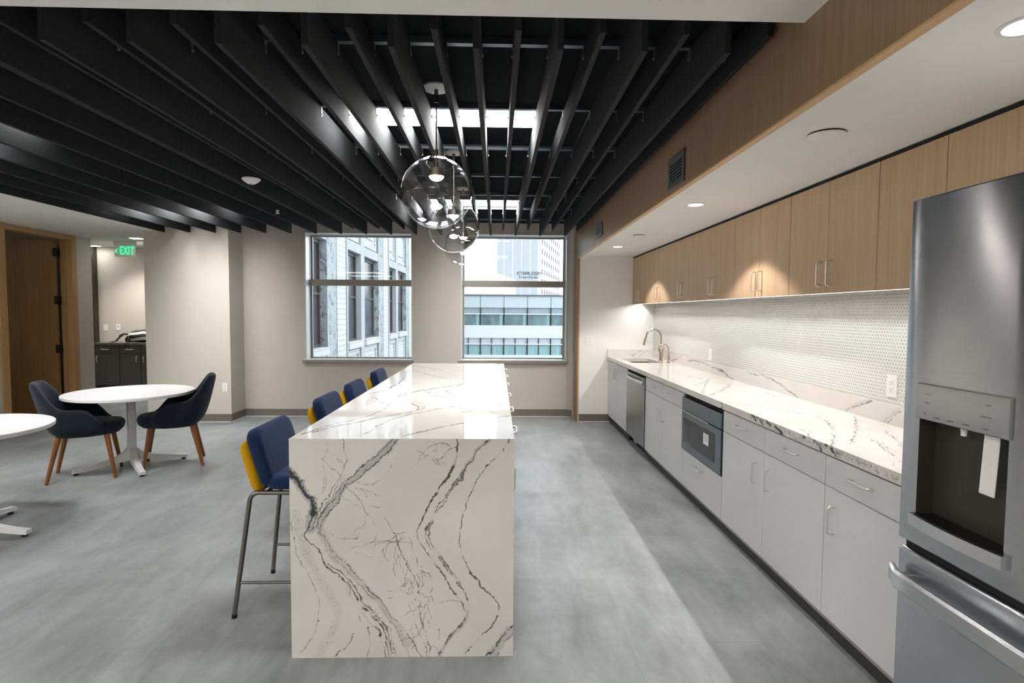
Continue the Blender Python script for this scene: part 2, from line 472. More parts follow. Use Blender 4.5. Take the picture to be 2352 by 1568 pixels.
b = B(); box(b, -10, XR + .2, -4.4, -4.2, 0, ZREC); struct('wall_rear', b, 'wall')
# left wall with the door opening
DY0, DY1, DZ = 6.98, 8.1, 2.49
b = B()
box(b, -6.15, -6, -4.2, DY0, 0, ZREC); box(b, -6.15, -6, DY1, 8.474, 0, ZREC); box(b, -6.15, -6, DY0, DY1, DZ, ZREC)
struct('wall_left', b, 'wall')
# corridor beyond
b = B(); box(b, -10, -4.45, 11.0, 11.2, 0, 3.0); struct('wall_corridor', b, 'wall')
b = B(); box(b, -4.66, -4.45, YB + .3, 11.0, 0, 3.0); struct('wall_corridor_side', b, 'wall')
b = B(); box(b, -10, -6.15, 8.324, 8.474, 0, 3.0); struct('wall_corridor_front', b, 'wall')
b = B(); box(b, -10.1, -10, 3.9, 11.2, 0, 3.0); struct('wall_outer', b, 'wall')
b = B(); box(b, -10, -4.45, 8.75, 11.0, 2.86, 2.95); box(b, -10, -4.45, 10.55, 11.0, 2.69, 2.86); box(b, -10, -6.2, 8.474, 8.75, 2.86, 2.95)
struct('ceiling_corridor', b, 'white')
b = B(); box(b, -7.83, -7.68, 10.9, 11.0, 0, 2.69); struct('trim_2', b, 'dark_jamb', label='dark bronze frame at the far corridor wall')
# dark room behind the door
b = B(); box(b, -10, -6.15, 3.9, 4.0, 0, 3.0); struct('wall_office', b, 'wall')
b = B(); box(b, -10, -6.15, 4.0, 8.324, 2.75, 2.85); struct('ceiling_office', b, 'white')

# oak fascia with bright edge band and the end panel down to the floor
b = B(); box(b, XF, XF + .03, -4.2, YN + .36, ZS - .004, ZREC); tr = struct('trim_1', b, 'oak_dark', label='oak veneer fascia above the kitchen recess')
b = B(); box(b, XF - .001, XF + .032, -4.2, YN - .001, ZS - .012, ZS - .003); finish('edge_band', b, 'oak_edge', tr)
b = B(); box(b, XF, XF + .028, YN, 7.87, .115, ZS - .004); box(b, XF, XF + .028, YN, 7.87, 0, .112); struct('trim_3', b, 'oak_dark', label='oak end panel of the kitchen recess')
b = B(); box(b, XF + .0125, XF + .029, YN - .004, YN, 0, ZS - .012); finish('edge_band', b, 'oak_edge', bpy.data.objects['trim_3'])
b = B(); box(b, XF + .03, XF + .036, -4.2, YN - .002, ZS - .006, ZS + .004); finish('shadow_reveal', b, 'gasket', tr)

# vinyl base
def basebd(name, pts, h=.105, t=.008):
    bm = B()
    for (x0, y0), (x1, y1) in zip(pts, pts[1:]):
        d = Vector((x1 - x0, y1 - y0, 0)); n = Vector((-d.y, d.x, 0)).normalized() * t
        prism(bm, [(x0, y0), (x1, y1), (x1 + n.x, y1 + n.y), (x0 + n.x, y0 + n.y)], 0, h)
    o = struct(name, bm, 'vinyl')
    bm = B()
    for (x0, y0), (x1, y1) in zip(pts, pts[1:]):
        d = Vector((x1 - x0, y1 - y0, 0)); n = Vector((-d.y, d.x, 0)).normalized()
        a = n * t; c = n * (t + .012)
        prism(bm, [(x0 + a.x, y0 + a.y), (x1 + a.x, y1 + a.y), (x1 + c.x, y1 + c.y), (x0 + c.x, y0 + c.y)], 0, .006)
    finish('base_toe', bm, 'white_metal', o)
basebd('baseboard_back', [(1.0, YB), (-3.556, YB)])
basebd('baseboard_return', [(1.075, 7.868), (1.004, 7.945)])
basebd('baseboard_column', [(-3.556, YB), (-3.556, 7.54), (-4.66, 7.54)])
basebd('baseboard_niche', [(1.56, YN), (XF + .035, YN)])
basebd('baseboard_left', [(-6, 8.2), (-6, 8.474)])

# door 1: frame, leaf standing open into the dark room, three black hinges
b = B(); 
box(b, -6.15, -5.985, DY1 - .03, DY1, 0, DZ + .02); box(b, -6.15, -5.985, DY0, DY0 + .03, 0, DZ + .02); box(b, -6.15, -5.985, DY0 + .03, DY1 - .03, DZ - .02, DZ + .02)
box(b, -5.998, -5.982, DY1, DY1 + .062, 0, ZC - .014); box(b, -5.998, -5.982, DY0 - .075, DY0, 0, ZC - .014); box(b, -5.998, -5.982, DY0, DY1, DZ + .01, ZC - .014)
box(b, -6.11, -6.075, DY1 - .045, DY1 - .03, 0, DZ - .02)
d1 = struct('door_1', b, 'frame_wood')
b = B(); box(b, -7.06, -6.165, DY1 - .105, DY1 - .06, .01, DZ - .03, .003); lf = finish('door_leaf', b, 'door_wood', d1)
for z in (.939, 1.62, 2.29):
    b = B(); box(b, -6.185, -6.135, DY1 - .115, DY1 - .045, z - .055, z + .055, .003); tube(b, [(-6.16, DY1 - .115, z - .06), (-6.16, DY1 - .115, z + .06)], .008, 8)
    finish('hinge', b, 'black', d1)

# windows 1 and 2
def window(nm, x0, x1):
    yf = YB + .16
    b = B(); t = .016
    box(b, x0, x0 + t, yf, yf + .09, WZ0, WZ1); box(b, x1 - t, x1, yf, yf + .09, WZ0, WZ1)
    box(b, x0 + t, x1 - t, yf, yf + .09, WZ1 - t, WZ1); box(b, x0 + t, x1 - t, yf, yf + .09, WZ0, WZ0 + t)
    r = struct(nm, b, 'alu_light')
    def sash(z0, z1, y, name):
        b = B(); s = .022
        box(b, x0 + t, x0 + t + s, y, y + .035, z0, z1); box(b, x1 - t - s, x1 - t, y, y + .035, z0, z1)
        box(b, x0 + t + s, x1 - t - s, y, y + .035, z0, z0 + s); box(b, x0 + t + s, x1 - t - s, y, y + .035, z1 - s, z1)
        o = finish(name, b, 'alu', r)
        b = B(); box(b, x0 + t + s, x1 - t - s, y + .016, y + .02, z0 + s, z1 - s); finish('pane', b, 'glass', o)
    zm = 1.90
    sash(WZ0 + t, zm + .045, yf + .005, 'lower_sash'); sash(zm - .04, WZ1 - t, yf + .045, 'upper_sash')
    b = B(); box(b, x0, x1, yf - .02, yf + .004, zm - .042, zm + .046, .004); finish('meeting_rail', b, 'alu', r)
    # lining of the reveal and the sill board
    b = B(); box(b, x0 - .001, x0 + .012, YB - .012, yf, WZ0, WZ1); box(b, x1 - .012, x1 + .001, YB - .012, yf, WZ0, WZ1); box(b, x0 + .012, x1 - .012, YB - .012, yf, WZ1 - .012, WZ1)
    finish('reveal_lining', b, 'alu_light', r)
    b = B(); box(b, x0 - .045, x1 + .012, YB - .05, yf, WZ0 - .028, WZ0 + .012, .004); so = finish('sill', b, 'alu', r)
    b = B(); box(b, x0 - .04, x1 + .008, YB - .052, yf, WZ0 + .012, WZ0 + .02); finish('sill_top', b, 'alu_light', so)
    return r
window('window_1', *WL); window('window_2', *WR)

# tiled wall behind the worktop
b = B(); box(b, XR - .0085, XR - .0005, 1.72, YN - .001, 1.016, 1.64)
tag(finish('tile_backsplash', b, 'penny', loc=(XR - .004, 4.65, 1.0)), 'white penny-round mosaic tile covering the wall above the kitchen worktop', 'tile')

# ---------------------------------------------------------------- ceiling light panels
LP = [(-.96, .26, 3.49, 3.85, 'nearer of the two lit panels over the kitchen island', 1), (-.96, .26, 6.33, 6.69, 'farther lit panel over the island end, near the windows', 1),
      (-4.2, -2.98, 3.49, 3.85, 'lit panel hidden between the baffles over the left tables', 1), (-4.2, -2.98, 6.33, 6.69, 'lit panel above the baffles near the left column', 1)]
def light_panel(x0, x1, y0, y1, z, label, mat, loc=None):
    r = thing('ceiling_light_panel', label, 'ceiling light', ((x0 + x1) / 2, (y0 + y1) / 2, z), group='ceiling light panels')
    b = B(); t = .012
    box(b, x0 - t, x1 + t, y0 - t, y0, z - .006, z); box(b, x0 - t, x1 + t, y1, y1 + t, z - .006, z); box(b, x0 - t, x0, y0, y1, z - .006, z); box(b, x1, x1 + t, y0, y1, z - .006, z)
    finish('frame', b, 'rail', r)
    b = B(); box(b, x0, x1, y0, y1, z - .003, z); finish('diffuser', b, mat, r)
for x0, x1, y0, y1, lb, _ in LP:
    light_panel(x0, x1, y0, y1, ZREC, 'long white ' + lb, 'panel_light')
for (x, y) in ((-.9, -.3), (-.9, -2.4), (-3.7, -.3), (-3.7, -2.4), (-3.7, 1.1), (-5.4, 1.2), (-5.5, 3.9)):  # unseen panels, added to light the room and its left side
    light_panel(x - .6 + (.3 if x < -5 else 0), x + .6 - (.3 if x < -5 else 0), y - .3, y + .3, ZC, 'added white ceiling light panel out of view, filling in room light', 'panel_light_fill')

light_panel(-8.1, -7.7, 5.8, 6.2, 2.75, 'added small lit ceiling panel, unseen, in the office behind the oak door', 'panel_light_fill')  # unseen lamp, added to brighten the open door leaf
# ---------------------------------------------------------------- baffles on their rails
RY = [2.64, 3.455, 4.285, 5.13, 5.943, 6.745, 7.5]
for i, y in enumerate(RY):
    b = B(); box(b, XREC + .01, XF - .005, y - .016, y + .016, ZREC - .03, ZREC)
    tag(finish('baffle_rail', b, 'rail', loc=(-1.7, y, ZREC - .03)), 'slim grey steel rail carrying the ceiling baffles, %s one from the white bulkhead' % ordn(i), 'rail', 'baffle rails')
T = .0125
def baffle(x, y0, y1, z0, label, group):
    r = thing('ceiling_baffle', label, 'ceiling baffle', (x, (y0 + y1) / 2, z0), group=group)
    b = B(); box(b, x - T, x + T, y0, y1, z0, ZREC - .031, .002, 1); finish('panel', b, 'felt', r)
    for y in RY:
        if y0 < y < y1:
            b = B()
            for s in (-1, 1):
                xx = x + s * (T + .0012)
                box(b, xx - .0012, xx + .0012, y - .009, y + .009, ZREC - .085, ZREC - .028)
                box(b, xx - .004 + s * .003, xx + .004 + s * .003, y - .004, y + .004, ZREC - .08, ZREC - .072)
            finish('clip', b, 'steel_tab', r)
for k_ in range(17):
    x = -.0855 + .3292 * (3 - k_)
    for (y0, y1, w_) in ((2.22, 4.664, 'near'), (4.672, 7.5, 'far')):
        baffle(x, y0, y1, 2.513, 'deep charcoal felt ceiling baffle, %s deep one from the oak fascia, %s length' % (ordn(k_), w_), 'deep ceiling baffles')
    x2 = x + .165
    for (y0, y1, w_) in ((2.22, 5.296, 'near'), (5.304, 7.5, 'far')):
        baffle(x2, y0, y1, 2.582, 'shallow charcoal felt ceiling baffle, %s shallow one from the oak fascia, %s length' % (ordn(k_), w_), 'shallow ceiling baffles')

# ---------------------------------------------------------------- ceiling fittings
def downlight(y, label):
    x = 1.385
    r = thing('downlight', label, 'downlight', (x, y, ZS), group='soffit downlights')
    b = B(); lathe(b, [(.052, -.004), (.052, .0), (.066, .0), (.066, -.003), (.060, -.0045)], (x, y, ZS + .004), 36, closed=True); finish('trim_ring', b, 'white_metal', r, smooth=40)
    b = B(); lathe(b, [(0, .0), (.052, .0), (.052, -.002), (0, -.002)], (x, y, ZS + .0035), 36); finish('lens', b, 'can_glow', r, smooth=40)
    l = bpy.data.lights.new('downlight_lamp', 'SPOT'); l.energy = SPOT; l.color = (1, .93, .84); l.spot_size = math.radians(104); l.spot_blend = .25; l.shadow_soft_size = .03
    o = bpy.data.objects.new('downlight_lamp', l); COL.objects.link(o); o.parent = r; o.location = (0, 0, -.012)
downlight(1.466, 'round lit downlight in the soffit beside the refrigerator top')
downlight(3.911, 'round lit downlight in the soffit between the two flat ceiling discs')
downlight(6.417, 'round lit downlight in the soffit nearest the sink end wall')
for y, rr, lb in ((2.36, .075, 'flat round white cover disc in the soffit, larger in view, nearer the refrigerator'), (5.468, .06, 'flat round white cover disc in the soffit near the sink end')):
    x = 1.385
    r = thing('soffit_cover_disc', lb, 'ceiling disc', (x, y, ZS), group='soffit cover discs')
    b = B(); lathe(b, [(0, -.011), (rr - .003, -.011), (rr, -.009), (rr, -.006), (0, -.006)], (x, y, ZS + .004), 36); finish('cover', b, 'white', r, smooth=40)
    b = B(); lathe(b, [(0, -.006), (rr - .004, -.006), (rr - .004, 0), (0, 0)], (x, y, ZS + .004), 30); finish('shadow_collar', b, 'gasket', r, smooth=40)
def vent(y, dy, z, dz, label):
    r = thing('air_vent', label, 'vent', (XF, y, z), group='fascia vents')
    b = B(); x0, x1 = XF - .012, XF; t = .032
    box(b, x0, x1, y - dy, y + dy, z + dz - t, z + dz, .002, 1); box(b, x0, x1, y - dy, y + dy, z - dz, z - dz + t, .002, 1)
    box(b, x0, x1, y - dy, y - dy + t, z - dz + t, z + dz - t, .002, 1); box(b, x0, x1, y + dy - t, y + dy, z - dz + t, z + dz - t, .002, 1)
    finish('frame', b, 'vent', r)
    b = B(); box(b, XF - .0015, XF, y - dy + t, y + dy - t, z - dz + t, z + dz - t); finish('dark_back', b, 'gasket', r)
    for i in range(7):
        zz = z + dz - t - (i + .5) * (2 * (dz - t)) / 7
        b = B(); box(b, XF - .011, XF - .002, y - dy + t, y + dy - t, zz - .0015, zz + .0015, rot=Matrix.Rotation(math.radians(-30), 3, 'Y')); finish('louver', b, 'vent', r)
vent(3.43, .15, 2.366, .096, 'dark grey louvered air vent on the oak fascia, the nearer, larger one')
vent(6.0, .17, 2.375, .072, 'small louvered air vent on the oak fascia near the window wall')

r = thing('ceiling_speaker_dome', 'shallow white round dome hanging below the baffles on the left', 'ceiling dome', (-1.9, 4.42, 2.5))
b = B(); lathe(b, [(0, -.034), (.02, -.033), (.045, -.018), (.066, .0), (.068, .008), (.062, .013), (0, .013)], (-1.9, 4.42, 2.5), 36); finish('dome', b, 'white_plastic', r, smooth=50)
b = B(); lathe(b, [(0, -.036), (.016, -.0355), (.018, -.031), (0, -.031)], (-1.9, 4.42, 2.5), 20); finish('sensor', b, 'vinyl', r, smooth=50)
r = thing('sprinkler', 'small white fire sprinkler head below the far left baffles', 'sprinkler', (-2.208, 5.73, 2.5))
b = B(); tube(b, [(-2.208, 5.73, 2.5), (-2.208, 5.73, 2.75)], .009, 10); finish('pipe', b, 'black', r, smooth=50)
b = B(); lathe(b, [(0, -.02), (.022, -.02), (.022, -.017), (.007, -.015), (.007, -.003), (.016, 0), (.016, .012), (0, .012)], (-2.208, 5.73, 2.49), 20); finish('head', b, 'white_plastic', r, smooth=50)

# ---------------------------------------------------------------- pendants over the island
def pendant(y, label):
    x = -.345; zc = 2.165; R = .2
    r = thing('globe_pendant', label, 'pendant light', (x, y, zc - R), group='glass globe pendants')
    b = B(); lathe(b, [(0, 0), (.078, 0), (.078, -.008), (.07, -.014), (0, -.014)], (x, y, ZREC), 40); cn = finish('canopy', b, 'white_metal', r, smooth=40)
    b = B(); tube(b, [(x, y, ZREC - .012), (x, y, ZREC - .085)], .011, 14); finish('stem_coupling', b, 'stoolsteel', cn, smooth=50)
    b = B(); tube(b, [(x, y, ZREC - .08), (x, y, zc + R - .02)], .0042, 10); finish('rod', b, 'faucet', r, smooth=50)
    b = B(); tube(b, [(x, y, zc + .24), (x, y, zc + .16)], .012, 14)
    lathe(b, [(0, .165), (.013, .165), (.013, .135), (.046, .132), (.046, .09), (.041, .09), (.041, .094), (0, .094)], (x, y, zc), 32)
    hb = finish('lamp_holder', b, 'faucet', r, smooth=40)
    b = B()
    for a in (0, 2.094, 4.189):
        tube(b, [(x + .045 * math.cos(a), y + .045 * math.sin(a), zc + .12), (x + .093 * math.cos(a), y + .093 * math.sin(a), zc + .142)], .0022, 6)
        bmesh.ops.create_uvsphere(b, u_segments=8, v_segments=6, radius=.005, matrix=Matrix.Translation((x + .094 * math.cos(a), y + .094 * math.sin(a), zc + .143)))
    finish('glass_support', b, 'faucet', hb, smooth=50)
    b = B(); prof = [(0, .066)] + [(.041 * math.sin(t), .094 - .028 * math.cos(t)) for t in (.3, .6, .9, 1.2, 1.5)] + [(0, .0935)]
    lathe(b, prof, (x, y, zc), 32); finish('lens', b, 'bulb', r, smooth=60)
    b = B(); th = .0032; a0 = math.asin(.068 / R)
    outer = [(R * math.sin(a0 + (PI - a0) * i / 40), R * math.cos(a0 + (PI - a0) * i / 40)) for i in range(41)]
    inner = [((R - th) * math.sin(a0 + (PI - a0) * i / 40), (R - th) * math.cos(a0 + (PI - a0) * i / 40)) for i in range(40, -1, -1)]
    outer[-1] = (0, -R); inner[0] = (0, -(R - th))
    lip = [(.066, math.cos(a0) * (R - th) - .001), (.064, math.cos(a0) * R - .001), (.066, math.cos(a0) * R + .002)]
    lathe(b, outer + inner + lip, (x, y, zc), 72, closed=True); finish('globe', b, 'globe', r, smooth=60)
pendant(3.207, 'clear glass globe pendant over the island, the nearest and largest')
pendant(4.476, 'clear glass globe pendant over the island, the middle of three')
pendant(5.759, 'clear glass globe pendant over the island, the farthest, near the windows')

# ---------------------------------------------------------------- veins in the quartz
_rs = np.random.RandomState(11)
_lat = _rs.rand(256, 256)
def vnoise(x, y):
    xi = np.floor(x).astype(int); yi = np.floor(y).astype(int); fx = x - xi; fy = y - yi
    fx = fx * fx * (3 - 2 * fx); fy = fy * fy * (3 - 2 * fy)
    g = lambda a, c: _lat[a & 255, c & 255]
    return (g(xi, yi) * (1 - fx) + g(xi + 1, yi) * fx) * (1 - fy) + (g(xi, yi + 1) * (1 - fx) + g(xi + 1, yi + 1) * fx) * fy
def fbm(x, y, o=4):
    s = 0; a = .5; t = 0
    for i in range(o):
        s = s + a * vnoise(x * 2 ** i + 17.3 * i, y * 2 ** i + 5.1 * i); t += a; a *= .55
    return s / t
def paint(U, V, lines):
    """lines: (points, half width, darkness, patchiness, kind) in metres on the slab; returns vein and haze per vertex"""
    dx = (fbm(U * 16, V * 16) - .5) * .03 + (fbm(U * 90 + 9, V * 90) - .5) * .012
    dy = (fbm(U * 16 + 40, V * 16 + 3) - .5) * .03 + (fbm(U * 90, V * 90 + 31) - .5) * .012
    X = U + dx; Y = V + dy
    spk = fbm(U * 170, V * 170, 3); wid = fbm(U * 14 + 7, V * 14 + 77, 3); pat = fbm(U * 26 + 3, V * 26 + 50, 3)
    vein = np.zeros_like(U); haze = np.zeros_like(U)
    for pts, hw, dark, patch, kind in lines:
        P = np.array(pts, float)
        # round the corners of the path
        for _ in range(2):
            q = [P[0]]
            for a, c in zip(P, P[1:]): q += [a * .75 + c * .25, a * .25 + c * .75]
            q.append(P[-1]); P = np.array(q)
        lo = P.min(0) - hw * 3 - .05; hi = P.max(0) + hw * 3 + .05
        idx = np.where((X > lo[0]) & (X < hi[0]) & (Y > lo[1]) & (Y < hi[1]))[0]
        if not len(idx): continue
        x = X[idx]; y = Y[idx]; d = np.full(len(idx), 9.0)
        for a, c in zip(P, P[1:]):
            e = c - a; L = (e @ e) + 1e-12
            t = np.clip(((x - a[0]) * e[0] + (y - a[1]) * e[1]) / L, 0, 1)
            d = np.minimum(d, np.hypot(x - a[0] - t * e[0], y - a[1] - t * e[1]))
        if kind == 'v':
            w_ = hw * (.35 + 1.5 * np.clip(wid[idx] - .15, 0, 1))
            v_ = np.clip(1.5 - d / np.maximum(w_, 1e-5), 0, 1)
            m_ = np.clip((pat[idx] - patch) * 7 + .5, .12, 1) if patch else 1
            vein[idx] = np.maximum(vein[idx], dark * v_ * m_)
        elif kind == 's':      # speckled dark band
            v_ = np.clip(1.3 - d / hw, 0, 1) * np.clip((spk[idx] - patch) * 9, 0, 1)
            vein[idx] = np.maximum(vein[idx], dark * v_)
        else:                  # soft grey band
            v_ = np.clip((1.25 - d / hw) * 2.2, 0, 1) * (.55 + .6 * pat[idx])
            haze[idx] = np.maximum(haze[idx], dark * v_)
    return np.clip(vein, 0, 1), np.clip(haze, 0, 1)

FRONT = {'A': [(-0.886, 0.825), (-0.84, 0.774), (-0.807, 0.722), (-0.778, 0.679), (-0.783, 0.627), (-0.801, 0.575), (-0.82, 0.544), (-0.81, 0.523), (-0.776, 0.492), (-0.743, 0.444), (-0.727, 0.405), (-0.676, 0.365), (-0.634, 0.329), (-0.592, 0.267), (-0.55, 0.205), (-0.507, 0.152), (-0.473, 0.089), (-0.452, -0.004)], 'B': [(-0.431, 0.958), (-0.503, 0.893), (-0.57, 0.833), (-0.638, 0.773), (-0.707, 0.687), (-0.758, 0.618), (-0.767, 0.575), (-0.751, 0.531), (-0.709, 0.47), (-0.659, 0.408), (-0.591, 0.329), (-0.524, 0.258), (-0.464, 0.187), (-0.422, 0.116), (-0.37, -0.005)], 'B1': [(-0.414, 0.958), (-0.469, 0.885), (-0.537, 0.833), (-0.588, 0.782), (-0.647, 0.739), (-0.694, 0.665), (-0.741, 0.609), (-0.759, 0.566), (-0.742, 0.531), (-0.696, 0.47), (-0.642, 0.413), (-0.591, 0.355), (-0.515, 0.267), (-0.447, 0.191), (-0.396, 0.124), (-0.319, -0.001)], 'C': [(-0.649, 0.958), (-0.637, 0.876), (-0.655, 0.799), (-0.706, 0.722), (-0.758, 0.644), (-0.784, 0.575), (-0.805, 0.549)], 'D1': [(-0.765, 0.915), (-0.729, 0.911), (-0.696, 0.894), (-0.663, 0.859)], 'D2': [(-0.742, 0.876), (-0.718, 0.842), (-0.68, 0.816), (-0.663, 0.79)], 'D3': [(-0.721, 0.945), (-0.717, 0.911), (-0.738, 0.868)], 'E': [(-0.164, 0.958), (-0.167, 0.859), (-0.206, 0.79), (-0.258, 0.712), (-0.3, 0.642), (-0.334, 0.555), (-0.326, 0.512), (-0.292, 0.45), (-0.241, 0.388), (-0.198, 0.318), (-0.155, 0.255), (-0.129, 0.202), (-0.141, 0.157), (-0.198, 0.087), (-0.258, -0.002)], 'F': [(-0.024, 0.958), (-0.088, 0.902), (-0.13, 0.824), (-0.189, 0.738), (-0.258, 0.642), (-0.305, 0.555), (-0.283, 0.485), (-0.241, 0.432), (-0.189, 0.362), (-0.137, 0.291), (-0.107, 0.228), (-0.116, 0.184), (-0.18, 0.095), (-0.249, -0.002)], 'F2': [(-0.045, 0.945), (-0.104, 0.876), (-0.138, 0.798), (-0.206, 0.703), (-0.258, 0.625), (-0.292, 0.564), (-0.275, 0.494), (-0.223, 0.423), (-0.172, 0.353), (-0.129, 0.282), (-0.111, 0.219)], 'G': [(0.054, 0.958), (0.015, 0.885), (-0.028, 0.85), (-0.079, 0.772), (-0.13, 0.685), (-0.155, 0.598), (-0.159, 0.528), (-0.151, 0.458), (-0.129, 0.405), (-0.069, 0.325), (-0.017, 0.272), (0.017, 0.227), (0.014, 0.183), (-0.007, 0.138), (-0.076, 0.077), (-0.141, -0.008)], 'H1': [(-0.479, 0.617), (-0.445, 0.573), (-0.424, 0.543), (-0.386, 0.556)], 'H2': [(-0.539, 0.508), (-0.454, 0.517), (-0.424, 0.543)], 'H3': [(-0.424, 0.543), (-0.411, 0.477), (-0.378, 0.407), (-0.344, 0.345), (-0.335, 0.301), (-0.352, 0.248)], 'H4': [(-0.369, 0.529), (-0.352, 0.451), (-0.326, 0.389), (-0.309, 0.336), (-0.335, 0.301)], 'H5': [(-0.335, 0.301), (-0.327, 0.239), (-0.318, 0.177), (-0.305, 0.106), (-0.284, 0.034)], 'H6': [(-0.395, 0.186), (-0.335, 0.221), (-0.292, 0.239)], 'H7': [(-0.326, 0.389), (-0.275, 0.362), (-0.284, 0.283), (-0.258, 0.221)], 'H8': [(-0.173, 0.915), (-0.215, 0.902), (-0.224, 0.876), (-0.257, 0.863)], 'H9': [(-0.257, 0.945), (-0.215, 0.941), (-0.198, 0.911)], 'I': [(-0.881, 0.705), (-0.857, 0.488), (-0.82, 0.392), (-0.77, 0.304), (-0.75, 0.216), (-0.772, 0.119), (-0.851, -0.0)], 'J': [(-0.85, 0.636), (-0.827, 0.505), (-0.777, 0.409), (-0.736, 0.321), (-0.677, 0.233), (-0.678, 0.145), (-0.73, 0.065), (-0.765, -0.001)], 'K': [(0.079, 0.147), (0.028, 0.093), (-0.037, -0.004)], 'K2': [(0.08, 0.111), (0.045, 0.066), (0.002, -0.0)], 'L': [(-0.614, 0.108), (-0.645, 0.047), (-0.697, -0.002)], 'M': [(-0.546, 0.143), (-0.538, 0.09), (-0.56, -0.003)], 'N': [(-0.639, 0.756), (-0.597, 0.713), (-0.563, 0.669), (-0.547, 0.626)], 'O': [(-0.642, 0.329), (-0.601, 0.241), (-0.584, 0.161)], 'P': [(-0.759, 0.575), (-0.708, 0.54), (-0.658, 0.518), (-0.59, 0.526)]}
TOP = [[(-0.825, 2.467), (-0.798, 2.555), (-0.685, 2.684), (-0.609, 2.826), (-0.451, 2.985), (-0.421, 3.093), (-0.464, 3.233), (-0.618, 3.466), (-0.629, 3.582), (-0.564, 3.739), (-0.445, 3.912), (-0.265, 4.143), (-0.116, 4.357)], [(-0.852, 2.439), (-0.823, 2.555), (-0.771, 2.683), (-0.665, 2.826), (-0.609, 3.114), (-0.611, 3.207), (-0.793, 3.521)], [(-0.587, 2.439), (-0.552, 2.619), (-0.549, 2.701), (-0.49, 2.865), (-0.382, 3.028), (-0.168, 3.261)], [(-0.407, 2.412), (-0.319, 2.527), (-0.171, 2.686), (-0.004, 2.83), (0.098, 2.908)], [(-0.476, 3.774), (-0.399, 3.586), (-0.274, 3.471)], [(-0.262, 4.103), (-0.351, 3.844), (-0.331, 3.724), (-0.256, 3.588)], [(-0.85, 5.682), (-0.678, 5.376), (-0.519, 5.125), (-0.33, 4.788), (-0.122, 4.59)], [(-0.794, 5.177), (-0.532, 4.678), (-0.339, 4.441)], [(-0.848, 3.609), (-0.75, 3.836), (-0.731, 4.477), (-0.785, 4.671)], [(-0.191, 2.987), (-0.081, 3.074), (0.04, 2.908), (0.092, 2.948)], [(0.028, 3.214), (-0.046, 3.313), (-0.176, 3.417)]]
CTR = [[(1.953, 5.063), (1.589, 4.251), (1.503, 3.973), (1.469, 3.729)], [(1.997, 4.678), (1.855, 4.433), (1.542, 3.974)], [(1.533, 4.472), (1.7, 4.621), (1.845, 4.832)], [(1.452, 3.796), (1.589, 3.667), (1.66, 3.487), (1.779, 3.432)], [(1.771, 3.377), (1.873, 3.175), (1.828, 2.994), (1.701, 2.758), (1.566, 2.525), (1.498, 2.436)], [(1.576, 2.832), (1.57, 2.722), (1.486, 2.587)], [(2.092, 3.177), (1.827, 2.758), (1.633, 2.495)], [(1.79, 2.588), (1.735, 2.436), (1.675, 2.276)], [(2.024, 4.26), (2.039, 4.096), (2.006, 3.873)], [(1.646, 3.798), (1.813, 3.701), (1.94, 3.548)], [(1.97, 2.759), (1.925, 2.62), (1.819, 2.436)], [(1.817, 5.732), (1.803, 5.18), (1.881, 5.002)]]
BSV = [[(6.145, 0.977), (5.772, 0.993), (5.479, 0.973), (5.177, 0.945), (4.937, 0.902)], [(4.668, 1.0), (4.554, 0.993), (4.319, 1.001), (4.15, 0.974), (4.014, 0.935), (3.867, 0.912)], [(3.315, 0.912), (3.23, 0.94), (3.15, 0.985), (3.086, 1.009)], [(2.968, 0.906), (2.912, 0.958), (2.858, 0.992)], [(6.74, 0.908), (6.568, 0.941), (6.353, 1.004)], [(5.287, 0.97), (5.106, 0.938), (5.069, 0.886)]]
ESV = [[(1.844, 0.908), (1.989, 0.992)], [(1.949, 0.908), (2.073, 0.993)]]
FEV = [(3.139, 0.884), (3.013, 0.879), (2.913, 0.875), (2.635, 0.878), (2.558, 0.878), (2.45, 0.883), (3.215, 0.887)]
def off(pts, dx, dy): return [(a + dx, c + dy) for a, c in pts]
FL = []
Fv = FRONT
FL += [(Fv['A'][:5], .011, .95, 0, 'v'), (off(Fv['A'][:5], .012, .0), .012, .9, .45, 's'), (Fv['A'][:6], .018, .8, 0, 'h'), (Fv['A'][3:], .0034, .9, .3, 'v'), (off(Fv['A'][10:], .012, .01), .003, .85, .42, 'v'), (off(Fv['A'][12:], -.012, -.02), .0035, .9, .5, 'v'), (off(Fv['A'][13:], .02, .0), .012, .8, .55, 's')]
mid = [((a[0] + c[0]) / 2, (a[1] + c[1]) / 2) for a, c in zip(Fv['B'], Fv['B1'])]
FL += [(mid[:7], .017, .75, 0, 'h'), (mid[6:], .017, .34, 0, 'h'), (mid[7:], .02, .55, .66, 's'), (mid[9:], .008, .35, 0, 'h'), (Fv['B'][:8], .0017, .85, .4, 'v'), (Fv['B1'], .0019, .85, .36, 'v'), (Fv['B'][8:], .0014, .6, .45, 'v')]
FL += [(Fv['C'], .0017, .85, .35, 'v'), (off(Fv['C'][2:], .012, .0), .0013, .7, .4, 'v')]
for n_ in ('D1', 'D2', 'D3', 'H1', 'H2', 'H4', 'H6', 'H7', 'H8', 'H9', 'N', 'O', 'P'): FL.append((Fv[n_], .0015, .8, .36, 'v'))
for n_ in ('H3', 'H5'): FL.append((Fv[n_], .002, .85, .36, 'v'))
FL += [(off(Fv['H5'], .03, .05), .001, .55, .48, 'v'), (off(Fv['H4'], -.05, -.06), .001, .5, .48, 'v'), (off(Fv['H7'], -.06, -.14), .001, .55, .46, 'v'), (off(Fv['H1'], .06, -.3), .001, .5, .46, 'v')]
